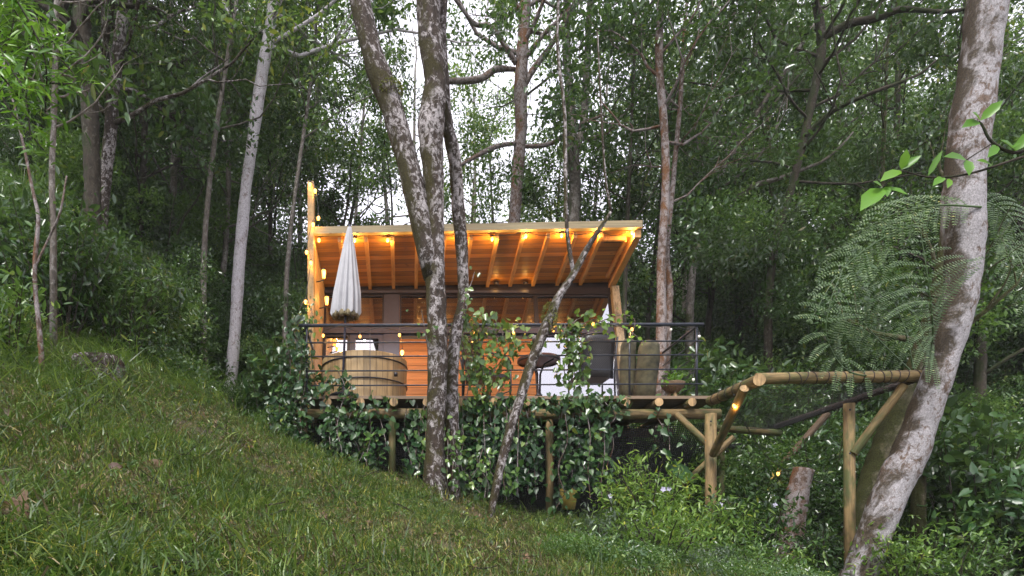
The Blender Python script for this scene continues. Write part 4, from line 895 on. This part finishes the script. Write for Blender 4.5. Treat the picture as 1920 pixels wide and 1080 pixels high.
# grass
gp = [grassproto(31, 'grass', 22, .07, .0035, 1.0, .07, (.5, .3)), grassproto(32, 'grass', 16, .13, .005, 1.35, .07, (.4, .3)), grassproto(33, 'straw', 14, .11, .0035, 1.5, .08, (.5, .35)), grassproto(34, 'grass', 26, .05, .004, .8, .07, (.75, .3)), grassproto(35, 'grass', 12, .24, .0065, 1.0, .05, (.4, .3)),
      bushproto(36, 'leaf_mid', 48, .034, .06, TL, .6, H=.45, tint=(.5, .4)), bushproto(37, 'leaf_olive', 48, .02, .055, T4, .5, H=.35, tint=(.5, .4)), grassproto(38, 'straw', 14, .05, .005, 1.5, .07, (.35, .35)), bushproto(39, 'dead_leaf', 8, .03, .06, TL, .6, H=.2)]
mt_ = MB(); rt = np.random.default_rng(40)
for k in range(4):
    a_ = rt.uniform(0, 6.28); c_ = np.array((*rt.normal(size=2)*.05, .03)); d_ = np.array((math.cos(a_), math.sin(a_), .1))*rt.uniform(.04, .11); mt_.tube([c_-d_, c_+rt.normal(size=3)*.006, c_+d_], .0022, 4)
gp.append(mt_.build('k', 'bark_dark', 'proto'))
pts = []; ro = []; sc = []; ix = []
n = 90000; Dv = rg.uniform(1.3, 10.5, n); pxv = rg.uniform(-160, 1700, n); xv = (pxv-CX)/F*Dv; zv = G(xv, Dv)
pn = np.sin(xv*2.1+1.3*np.sin(Dv*1.7))+np.sin(Dv*2.7+xv*1.1)+rg.normal(size=n)*.7
e = .08; nxv = (G(xv+e, Dv)-zv)/e; nyv = (G(xv, Dv+e)-zv)/e
for i in range(n):
    if inside(xv[i], Dv[i]) and Dv[i] > 8.9: continue
    if pn[i] > 1.5 and rg.random() < .55: continue
    far = Dv[i] > 5.5; cl = 1+.45*math.sin(xv[i]*5.3+2*math.sin(Dv[i]*3.1))*math.sin(Dv[i]*4.7+1.5*math.sin(xv[i]*2.3))
    longg = xv[i] < -1.0+.0*Dv[i]
    p = np.array([.17, .20 if longg else .12, .08, .10, .10 if longg else .03, .13, .12, .08, .025]); 
    if pn[i] > .35: p = p*np.array([.4, .4, 3.2, .5, .3, .5, 1.2, 4.5, 3.5])
    elif pn[i] < -1: p = p*np.array([1.3, 1.3, .4, 1, 1.2, 1.6, .8, .3, .3])
    p = np.append(p, .03); p /= p.sum(); k = int(rg.choice(10, p=p))
    pts.append((xv[i], Dv[i], zv[i])); sc.append(cl*rg.uniform(.7, 1.4)*(1 if not far else 1.05)*(1.35 if k == 4 and xv[i] < -2 else 1)); ix.append(k)
    ro.append((math.atan(nyv[i])+rg.uniform(-.2, .2), -math.atan(nxv[i])+rg.uniform(-.2, .2), rg.uniform(0, 6.28)))
scatter('grass', gp, pts, ro, sc, ix, 'matted short grass and weeds covering the slope in front of the cabin', 'grass')

# ------------------------------------------------------------------ climbing vines
def vine(label, stems, seed, leafm='leaf_vine', L=.088, dens=46, spread=.08, T=TH, group='leafy vines on the deck'):
    rg = np.random.default_rng(seed); st = [spline(s, 14) for s in stems]; t = thing('climbing_vine', st[0][0], label, 'vine', group)
    mb = MB(); lf = MB()
    for s in st:
        mb.tube(s, .006, 4, cap=False); ln = np.linalg.norm(np.diff(s, axis=0), axis=1).sum(); n = max(4, int(ln*dens)); u = rg.uniform(0, len(s)-1.001, n); i = u.astype(int)
        p = s[i]+(s[i+1]-s[i])*(u-i)[:, None]; off = rg.normal(size=(n, 3))*spread*np.array((1, .45, .8)); off[:, 1] = -abs(off[:, 1]); p = p+off
        ax = np.c_[rg.normal(size=n)*.7, -.3+rg.normal(size=n)*.45, -.8+rg.normal(size=n)*.6]; upv = np.c_[rg.normal(size=n)*.5, -.8+rg.normal(size=n)*.4, .6+rg.normal(size=n)*.4]
        l_ = L*rg.uniform(.55, 1.25, n); leaves(lf, p, ax, upv, l_, l_*.8, np.clip(rg.normal(.42, .16, n)+.22*np.sin(u*.9+rg.uniform(0, 6)), 0, 1), T)
    mb.build('stem', 'bark_orange', t); lf.build('foliage', leafm, t); return t
rg = np.random.default_rng(55)
def hang(px0, px1, n, y0, y1, D, jit=18, yj=25, step=3):
    out = []
    for k in range(n):
        x0_ = px0+(px1-px0)*(k+rg.uniform(.2, .8))/n
        if y0 > 750 and min(abs(x0_-735), abs(x0_-1030)) < 13: continue
        yy0 = y0+rg.uniform(-yj, yj)*.4; yy1 = y1(x0_) if callable(y1) else y1; yy1 += rg.uniform(-yj*1.6, yj*.3)
        out.append([P(x0_+rg.normal()*jit*(q > 0)*.5, yy0+(yy1-yy0)*q/step, D+rg.normal()*.05) for q in range(step+1)])
    return out
vine('silvery leaved vine hanging over the left end of the deck', hang(522, 572, 6, 640, 860, 8.6)+hang(540, 580, 2, 600, 700, 8.7), 1, 'leaf_vine', dens=40)
vine('dark leafy curtain below the deck between the left post and the big trunk', hang(600, 800, 14, 765, lambda x: 880+(x-600)*.12, 8.62), 2, dens=46)
vine('vine climbing through the rail in front of the hot tub and over the deck edge', hang(600, 650, 4, 700, 800, 8.6)+hang(660, 760, 4, 752, 790, 8.58), 3, dens=34)
vine('thick leafy curtain below the deck right of the big trunk', hang(870, 1010, 13, 755, 945, 8.6), 4, dens=46)
vine('leafy curtain around the middle deck post reaching the ground', hang(1010, 1140, 12, 755, lambda x: 965-abs(x-1060)*1.2, 8.6), 5, dens=42)
vine('tall leafy vine climbing over the railing between the trunk and the left chair', hang(868, 950, 5, 610, 760, 8.6, 14)+[[P(850, 640, 8.55), P(890, 590, 8.5), P(930, 610, 8.55), P(975, 625, 8.6)], [P(870, 585, 8.3), P(862, 620, 8.4), P(880, 700, 8.5), P(870, 770, 8.5)], [P(930, 690, 8.6), P(960, 650, 8.6), P(990, 640, 8.6), P(1015, 650, 8.62)]], 6, 'leaf_mid', dens=58, L=.085)
vine('upright vine winding up beside the right chair above the top rail', hang(1055, 1085, 3, 598, 760, 8.6, 8)+[[P(1060, 640, 8.6), P(1080, 600, 8.6), P(1110, 600, 8.6), P(1140, 615, 8.6)]], 7, 'leaf_mid', dens=75)
vine('bright trailing vine along the top rail toward its right end', [[P(1100, 622, 8.62), P(1140, 608, 8.6), P(1175, 618, 8.62), P(1205, 640, 8.65)], [P(1120, 605, 8.62), P(1165, 590, 8.6), P(1190, 600, 8.6), P(1185, 630, 8.62)]], 8, 'leaf_bright', dens=24, L=.07, T=TL)
vine('leaf covered ledge of vine lying along the deck edge under the table', [[P(960+40*k, 752+4*(k % 2), 8.5), P(985+40*k, 748, 8.45), P(1010+40*k, 760, 8.5)] for k in range(5)], 9, dens=60)
vine('loose bright strands trailing down in front of the dark leafy curtains', hang(610, 800, 4, 770, 900, 8.45, 10)+hang(880, 1130, 6, 770, 950, 8.4, 10), 21, 'leaf_mid', dens=20, L=.08)
vine('few vine strands climbing the right deck post beside the hanging net', hang(1228, 1260, 2, 775, 850, 8.6, 8)+hang(1125, 1150, 2, 800, 960, 8.5, 8), 10, dens=26)
vine('small leafy shoots growing on the big mottled trunk at rail height', [[P(868, 600, 8.1), P(872, 560, 8.0), P(884, 530, 8.0), P(890, 510, 8.0)], [P(800, 640, 7.6), P(795, 610, 7.55), P(790, 580, 7.55)]], 12, 'leaf_mid', dens=22, L=.08, T=TL)
vine('low plants climbing the feet of the two mottled trunks', hang(835, 870, 4, 800, 920, 7.75, 8)+hang(880, 920, 4, 850, 930, 7.9), 13, 'leaf_mid', dens=30, L=.08, T=TL)
vine('greenery around the yellow glowing bulb at the left end of the rail', hang(565, 590, 3, 570, 650, 9.35, 10), 14, 'leaf_mid', dens=30, L=.08, T=TL)

# ------------------------------------------------------------------ shrubs
def shrub(label, x_, D, h, w, seed, leafm, L=.09, asp=.35, stems=9, per=10, T=TL, name='shrub', group=None, flowers=0, droop=-.25, spread=.10, dome=.0):
    rg = np.random.default_rng(seed); z0 = g1(x_, D)-.05; t = thing(name, (x_, D, z0), label, 'shrub', group); mb = MB(); tips = []
    for k in range(stems):
        a = rg.uniform(0, 6.28); rr = w*math.sqrt(rg.random()); p = np.array((x_+math.cos(a)*rr*.25, D+math.sin(a)*rr*.25, z0)); q = np.array((x_+math.cos(a)*rr, D+math.sin(a)*rr, z0+h*rg.uniform(.6, 1.05)*(1-dome*(rr/w)**2)))
        s = spline([p, p*.5+q*.5+rg.normal(size=3)*.05+np.array((0, 0, h*.08)), q], 9); mb.tube(s, np.linspace(.012, .004, 10), 4, cap=False); tips += [s[i]+rg.normal(size=3)*.07 for i in range(3, 10)]
    mb.build('stem', 'bark_dark', t); lf = MB(); clump(lf, rg, tips, per, spread, L, asp, T, droop, (.45, .25), .6); lf.build('foliage', leafm, t)
    for k in range(flowers):
        c = np.array(tips[int(rg.integers(0, len(tips)))])+rg.normal(size=3)*.08-np.array((0, .12, 0)); fb_ = MB()
        a = np.arange(5)*6.283/5+rg.random(); ax = np.c_[np.cos(a), np.full(5, -.3), np.sin(a)]; leaves(fb_, np.repeat(c[None], 5, 0), ax, np.repeat([[0, -1., 0.2]], 5, 0), .033, .03, .5, TL); fb_.build('flower', 'petal', t)
    return t
def spx(px, D): return (px-CX)/F*D
shrub('light green leafy shrub in front of the hanging net, left of the log post', spx(1215, 7.3), 7.3, 1.0, .50, 1, 'leaf_light', .085, .3, 26, 10, flowers=3)
shrub('smaller light green shrub at the bottom beside the log post', spx(1270, 6.6), 6.6, .6, .38, 2, 'leaf_light', .08, .3, 20, 9)
shrub('low pale leaved shrub creeping at the bottom left of the leafy shrub', spx(1130, 6.4), 6.4, .38, .45, 3, 'leaf_grey', .07, .35, 16, 8)
shrub('dark shrub with pale blue flowers between the two log posts', spx(1400, 8.0), 8.0, 1.0, .55, 4, 'leaf_dark', .09, .45, 24, 10, flowers=8)
shrub('shrub with bright lime top leaves just right of the left log post', spx(1372, 7.5), 7.5, .95, .25, 5, 'leaf_light', .10, .28, 9, 8)
shrub('low leafy weeds at the bottom edge right of centre', spx(1090, 5.6), 5.6, .22, .35, 31, 'leaf_mid', .05, .4, 16, 9)
shrub('light green bush at the bottom edge in front of the left log post', spx(1235, 5.9), 5.9, .50, .40, 32, 'leaf_light', .065, .32, 22, 9)
shrub('patch of low dark weeds at the bottom edge right of the left log post', spx(1380, 6.3), 6.3, .35, .45, 33, 'leaf_mid', .06, .4, 20, 9)
shrub('broad dark shrub under the net behind the broken stump', spx(1520, 9.6), 9.6, 1.6, .8, 6, 'leaf_dark', .09, .5, 30, 10, flowers=3)
shrub('dark shrub at the foot of the right log post', spx(1560, 7.9), 7.9, .8, .45, 7, 'leaf_dark', .08, .45, 20, 10)
shrub('light green shrub at the bottom right next to the huge trunk foot', spx(1700, 6.6), 6.6, .85, .38, 8, 'leaf_light', .075, .32, 18, 9)
shrub('mid green shrub in the bottom right corner, front one', spx(1800, 6.5), 6.5, .9, .50, 9, 'leaf_mid', .075, .35, 24, 10)
shrub('glossy broad leaved shrub at the right edge, upright flower spikes', spx(1830, 8.2), 8.2, 2.3, .8, 10, 'leaf_dark', .15, .6, 30, 8)
shrub('round leaved shrub at the right edge halfway down', spx(1900, 7.4), 7.4, 1.5, .6, 11, 'leaf_vine', .12, .6, 24, 8, T=TH)
shrub('feathery low shrub at the bottom edge between the posts', spx(1450, 7.0), 7.0, .38, .45, 12, 'leaf_mid', .07, .35, 16, 9)
shrub('bushy plant hiding the foot of the left log post', spx(1300, 7.7), 7.7, .5, .4, 13, 'leaf_mid', .08, .4, 16, 9)
shrub('dark bush behind the white trunk, nearest the deck end', spx(520, 9.6), 9.6, 1.7, .6, 14, 'leaf_vine', .12, .55, 26, 8, T=TH, dome=.3)
shrub('soft feathery dark bush at the foot of the white trunk', spx(452, 10.2), 10.2, .75, .6, 15, 'leaf_dark', .14, .08, 26, 22, T=T4, spread=.12, dome=.4)
shrub('soft feathery bush left of the white trunk foot', spx(345, 9.4), 9.4, .7, .6, 16, 'leaf_mid', .14, .07, 24, 22, T=T4, dome=.4)
shrub('bright leafy weed bush halfway up the left hill edge', spx(235, 8.0), 8.0, 1.2, .6, 17, 'leaf_mid', .10, .3, 22, 9)
shrub('leafy plant among tall grass at the left edge', spx(15, 5.9), 5.9, .75, .5, 18, 'leaf_mid', .10, .35, 16, 8)
shrub('tall glossy leaved shrub at the far left below the saplings', spx(110, 7.6), 7.6, 1.5, .7, 19, 'leaf_dark', .12, .4, 26, 9)
shrub('shrub behind the right railing end with small bright leaves', spx(1370, 11.2), 11.2, 2.2, .9, 20, 'leaf_mid', .07, .5, 34, 14, T=T4)
shrub('leafy shrub rising behind the net platform middle', spx(1500, 11), 11, 2.5, .9, 21, 'leaf_dark', .11, .45, 30, 11)
# frond like bright foliage hanging in at the top left corner, near the camera
rg = np.random.default_rng(90); s0 = [P(-40, -60, 3.2), P(10, 30, 3.2), P(35, 130, 3.2), P(55, 210, 3.2)]
t = thing('overhanging_branch', s0[0], 'bright feathery leaves hanging in at the top left corner', 'branch'); mb = MB(); lf = MB()
for q in range(7):
    a = [np.array(p)+rg.normal(size=3)*np.array((.12, .12, .10)) for p in s0]; s = spline(a, 16); mb.tube(s, .004, 4, cap=False)
    pos = np.repeat(s, 8, 0)+rg.normal(size=(len(s)*8, 3))*.035; ax = np.c_[rg.normal(size=len(pos)), rg.normal(size=len(pos))*.4, rg.normal(size=len(pos))*.5-.1]; ln = rg.uniform(.04, .085, len(pos)); leaves(lf, pos, ax, rg.normal(size=(len(pos), 3))*.4+np.array((0, -.5, 1)), ln, ln*.28, rg.uniform(.1, .8, len(pos)), TL)
mb.build('stem', 'bark_dark', t); lf.build('foliage', 'leaf_bright', t)
# bright sprig of big leaves reaching in from the right edge
D_ = 3.0; s1 = spline([P(1990, 225, D_), P(1915, 285, D_), P(1862, 268, D_), P(1842, 235, D_), P(1835, 228, D_)], 16); s2 = spline([P(1990, 270, D_), P(1900, 300, D_), P(1820, 325, D_), P(1750, 333, D_), P(1690, 320, D_)], 16)
t = thing('leafy_sprig', s1[0], 'bright green sprig with large leaves reaching in from the right edge', 'branch')
mb = MB(); mb.tube(s1, np.linspace(.009, .004, 17), 6); mb.tube(s2, np.linspace(.007, .003, 17), 6); mb.tube(spline([P(1690, 320, D_), P(1668, 338, D_), P(1655, 352, D_)], 8), .003, 5); mb.tube(spline([P(1862, 268, D_), P(1835, 285, D_), P(1812, 300, D_)], 8), .003, 5); mb.build('stem', 'bark_dark', t)
lf = MB(); big = [(1838, 226, 1878, 190, .5), (1838, 226, 1826, 210, .5), (1836, 228, 1808, 236, .55), (1690, 318, 1700, 282, .6), (1690, 318, 1725, 292, .5), (1690, 320, 1655, 336, .5), (1655, 352, 1618, 388, .62), (1655, 352, 1640, 340, .5), (1655, 352, 1700, 362, .45), (1660, 350, 1664, 366, .6), (1740, 330, 1765, 285, .3), (1770, 332, 1752, 345, .5),
       (1812, 300, 1775, 292, .5), (1812, 300, 1818, 325, .6), (1870, 272, 1855, 292, .5), (1900, 285, 1935, 245, .5), (1905, 283, 1880, 262, .4), (1892, 280, 1912, 268, .5), (1860, 310, 1835, 300, .4), (1780, 335, 1778, 350, .5)]
for a, b_, c, d, w in big:
    p0, p1 = P(a, b_, D_), P(c, d, D_-.03); ln = np.linalg.norm(p1-p0); leaves(lf, p0[None], (p1-p0)[None], np.array([[rg.normal()*.3, -1, .5]]), ln*1.1, ln*w, rg.uniform(.15, .6), TL)
lf.build('foliage', 'leaf_bright', t)

# ------------------------------------------------------------------ tree fern
fc = P(1722, 700, 8.3); tf = thing('tree_fern', (fc[0], fc[1], g1(fc[0], fc[1])), 'large tree fern with arching lacy fronds beside the huge pale trunk', 'fern')
MB().tube([(fc[0], fc[1], g1(fc[0], fc[1])-.1), fc], [.09, .075], 10, knob=.1, rng=rg).build('trunk', 'bark_moss', tf)
def frond(pxs, plen, n=26, hangf=.5, sidebias=0, seed=0):
    rg = np.random.default_rng(seed); s = spline([P(a, b_, d) for a, b_, d in pxs], 60); mb = MB(); T = unit_rows(np.gradient(s, axis=0))
    mb.tube(s, np.linspace(.011, .003, 61), 5, cap=False)
    for k in range(n):
        u = .12+.88*k/(n-1); i = min(60, int(u*60)); L = plen*math.sin(math.pi*min(1, .18+.82*(1-abs(u-.45)/.62 if u > .45 else .6+.4*u/.45)))**.7 if False else plen*min(1, (1-u)*2.6+.12)*min(1, .45+u*1.6)
        for sd in (-1, 1):
            side = unit(np.cross(T[i], (0, -1, .25)))*sd; d = unit(side+T[i]*.45+np.array((0, 0, .12))); p = s[i]; q = [p]; 
            for m in range(7): d = unit(d+np.array((0, 0, -.11*hangf*2))); q.append(q[-1]+d*L/7)
            q = np.array(q); mb.tube(q, .0022, 3, cap=False, )
            nl = max(4, int(L/.027)); uu = (np.arange(nl)+.5)/nl*7; j = np.minimum(uu.astype(int), 6); pos = q[j]+(q[j+1]-q[j])*(uu-j)[:, None]; dd = unit_rows(q[j+1]-q[j]); sz = .052*np.sin(np.pi*(.12+.8*(uu/7)))**.6*(L/plen)**.4
            for s2_ in (-1, 1):
                nrm = np.array((0, -.8, .6)); ax = np.cross(dd, nrm)*s2_+dd*.25; leaves(mb, pos, ax, np.repeat([nrm+rg.normal(size=3)*.12], nl, 0), sz*.95, .019, np.clip(rg.normal(.5, .2, nl), 0, 1), T4)
    o = mb.build('frond', 'leaf_fern', tf)
frond([(1725, 705, 7.3), (1748, 640, 6.6), (1742, 540, 6.3), (1725, 425, 6.3)], .62, 14, .45, seed=1)
frond([(1705, 700, 7.4), (1600, 700, 6.8), (1552, 640, 6.5), (1556, 570, 6.4), (1582, 500, 6.4)], .36, 13, .5, seed=2)
frond([(1800, 383, 7.2), (1740, 410, 6.9), (1650, 450, 6.7), (1575, 510, 6.6), (1520, 600, 6.6)], .36, 16, .9, seed=3)
frond([(1715, 700, 7.5), (1690, 600, 7.4), (1640, 510, 7.3), (1575, 470, 7.2)], .4, 14, .8, seed=4)
frond([(1840, 388, 6.6), (1760, 385, 6.6), (1680, 400, 6.7), (1600, 440, 6.8)], .32, 14, .9, seed=5)
frond([(1800, 380, 7.2), (1865, 385, 7.1), (1910, 430, 7.0), (1940, 520, 7.0)], .42, 13, .8, seed=6)
frond([(1850, 470, 8), (1890, 460, 7.8), (1925, 520, 7.6), (1930, 620, 7.6)], .42, 12, .8, seed=7)
frond([(1712, 700, 7.4), (1650, 640, 7.3), (1610, 600, 7.2), (1560, 600, 7.2)], .34, 11, .8, seed=8)

# ------------------------------------------------------------------ small things on the slope
q = P(178, 700, 6.3); rg = np.random.default_rng(12)
st = thing('cut_stump', q, 'weathered grey tree stump lying half sunk in the grass on the left', 'stump')
n_ = 22; V = []; prof = [(1.15, -.25), (1.05, -.02), (1.0, .09), (.9, .13)]
wb = [1+.12*math.sin(3*a+1)+.06*rg.normal() for a in np.linspace(0, 6.28, n_)]
for r_, z in prof:
    for j in range(n_): a = 6.283*j/n_; V.append(q+np.array((math.cos(a)*.23*r_*wb[j], math.sin(a)*.2*r_*wb[j], z+.03*math.cos(a)-.02*math.sin(a))))
V.append(q+np.array((0, 0, .10))); Q = [[i*n_+j, i*n_+(j+1) % n_, (i+1)*n_+(j+1) % n_, (i+1)*n_+j] for i in range(3) for j in range(n_)]
MB().add(V, Q, [[3*n_+j, 3*n_+(j+1) % n_, 4*n_] for j in range(n_)]).build('wood', 'bark_mottled', st, False)
DL = [(18, 1005, 2.3, .17, 'large curled brown leaf at the left edge, upper one of a pair'), (30, 1032, 2.2, .15, 'large curled brown leaf at the left edge, lower one of a pair'), (345, 858, 4.6, .13, 'small reddish dead leaf high on the left slope'), (290, 915, 4.1, .19, 'long tan dead leaf on the left slope'), (420, 1036, 3.3, .11, 'reddish curled leaf low on the slope near the bottom edge'),
      (468, 992, 4.0, .10, 'brown dead leaf standing upright left of the slope middle'), (605, 963, 5.0, .11, 'dark red crumpled leaf right of the slope middle'), (310, 1045, 3.1, .10, 'dark brown leaf at the bottom left among long grass'), (985, 1068, 4.6, .14, 'brown curled leaf at the bottom centre'), (155, 1010, 2.8, .09, 'little pink brown leaf near the pair of large leaves'), (468, 935, 4.8, .09, 'small tan leaf beside the upright brown leaf'),
      (215, 945, 3.5, .09, 'pale tan little leaf left of the long tan leaf'), (750, 1070, 4.2, .09, 'small orange brown leaf at the bottom edge left of centre'), (690, 985, 5.2, .07, 'tiny yellow leaf on the middle of the slope'), (100, 845, 3.9, .10, 'reddish leaf in the long grass at the far left'), (1010, 1020, 5.8, .08, 'small dull brown leaf right of the leaning tree foot')]
for k, (px, py, D, s_, lb) in enumerate(DL):
    c = P(px, py, D); x_, y_ = c[0], c[1]; c[2] = g1(x_, y_)+.075; mb = MB(); V = []; a0 = rg.uniform(0, 6.28); n1, n2 = 9, 6
    for i in range(n1+1):
        u = i/n1; w = s_*.33*math.sin(math.pi*(u*.94+.03))**1.1*(1+.10*math.sin(u*23))
        for j in range(n2+1): v = j/n2*2-1; a = v*w; b_ = (u-.5)*s_; z = abs(v)**1.3*s_*.13*(1 if k % 2 else -.6)+.07*s_*math.sin(u*5+k)+.015*s_*math.sin(j*3+i*2)+(.0); V.append((a*math.cos(a0)-b_*math.sin(a0), a*math.sin(a0)+b_*math.cos(a0), z))
    V = np.array(V)@np.array(Euler((rad(35)+rg.uniform(-.3, .3), rg.uniform(-.5, .2), 0)).to_matrix()).T+c; m_ = n2+1
    tag(mb.add(V, [[i*m_+j, i*m_+j+1, (i+1)*m_+j+1, (i+1)*m_+j] for i in range(n1) for j in range(n2)], tint=float(rg.uniform(.2, .7))).build('fallen_leaf', 'dead_leaf'), lb, 'dead leaf', 'fallen leaves on the grass')
def bigleaf(label, items, mat='leaf_vine', name='broad_leaved_plant'):
    c0 = P(*items[0][:3]); x_, y_ = c0[0], c0[1]; z_ = g1(x_, y_); t = thing(name, (x_, y_, z_), label, 'plant', None)
    for px, py, D, s_, dx, dz, dy in items:
        c = P(px, py, D); ax = np.array((dx, dy, dz)); mb = MB(); MBs = MB().tube([(x_, y_, z_-.03), (x_*.5+c[0]*.5, y_*.5+c[1]*.5, (z_+c[2])/2+.03), c], .006, 5)
        a = unit(ax); s2_ = unit(np.cross(a, (0, -.5, 1))); nn = np.cross(s2_, a); V = [c]; n_ = 26
        for k in range(n_):
            th = -math.pi+2*math.pi*(k+.5)/n_; rr = s_*(.42+.34*abs(math.cos(th/2))**1.5)*(1+.10*math.cos(th*9)); cx_, sy_ = rr*math.cos(th)+s_*.2, rr*.85*math.sin(th); V.append(c+a*cx_+s2_*sy_-nn*(cx_*cx_+sy_*sy_)*1.2/s_*.25+nn*.02*s_*math.cos(th*9))
        mb.add(V, tris=[[0, 1+k, 1+(k+1) % n_] for k in range(n_)], tint=float(rg.uniform(.3, .7))); mb.build('leaf', mat, t); MBs.build('stalk', 'leaf_mid', t)
bigleaf('broad leaved plant on the crest of the slope, upper one of two', [(325, 742, 7.2, .22, .9, -.1, -.4), (365, 745, 7.1, .24, 1, -.35, -.3), (300, 735, 7.3, .16, -1, .1, -.3)])
bigleaf('broad leaved plant on the crest of the slope, lower one of two', [(405, 785, 7.5, .2, -.6, .35, -.4), (440, 792, 7.5, .22, 1, -.1, -.4)])
bigleaf('low lobed leaf plant in the grass right of centre', [(895, 1000, 6.1, .13, -.5, .1, -.8), (905, 1005, 6.0, .12, .7, -.1, -.7), (935, 1025, 5.6, .13, .6, -.5, -.6), (868, 985, 6.3, .09, -1, 0, -.5)], 'leaf_mid')
bigleaf('large dark umbrella like leaf under the net beside the log brace', [(1262, 868, 8.8, .34, .5, -.5, -.6), (1250, 850, 8.8, .26, -.5, .1, -.8)])
bigleaf('bright heart leaf plant at the bottom edge by the broken stump', [(1455, 1060, 7.4, .14, .6, .5, -.4), (1435, 1072, 7.3, .11, -.7, .2, -.6), (1470, 1050, 7.4, .1, .8, .1, -.4)], 'leaf_mid')
bigleaf('large dim green leaf in the long grass at the left edge', [(25, 905, 3.0, .17, 1, -.35, -.3), (-20, 880, 3.0, .14, -1, 0, -.3)], 'leaf_dark')
print('objects', len(SC.objects))


# ------------------------------------------------------------------ thin mist volume, added to lift the dark gaps between trees
hz = MB().box((-38, -9, -6), (38, 60, 40)).build('fill_haze', 'soil', None, False); tag(hz, 'thin pale mist added to lift the dark gaps between the trees', 'fill_haze', kind='stuff')
hm = bpy.data.materials.new('fill_haze'); hm.use_nodes = True; ht = hm.node_tree; ht.nodes.remove(ht.nodes['Principled BSDF'])
pv = ht.nodes.new('ShaderNodeVolumePrincipled'); pv.inputs['Density'].default_value = .0009; pv.inputs['Color'].default_value = (.88, .93, .93, 1); ht.links.new(pv.outputs[0], ht.nodes['Material Output'].inputs['Volume'])
hz.data.materials.clear(); hz.data.materials.append(hm)
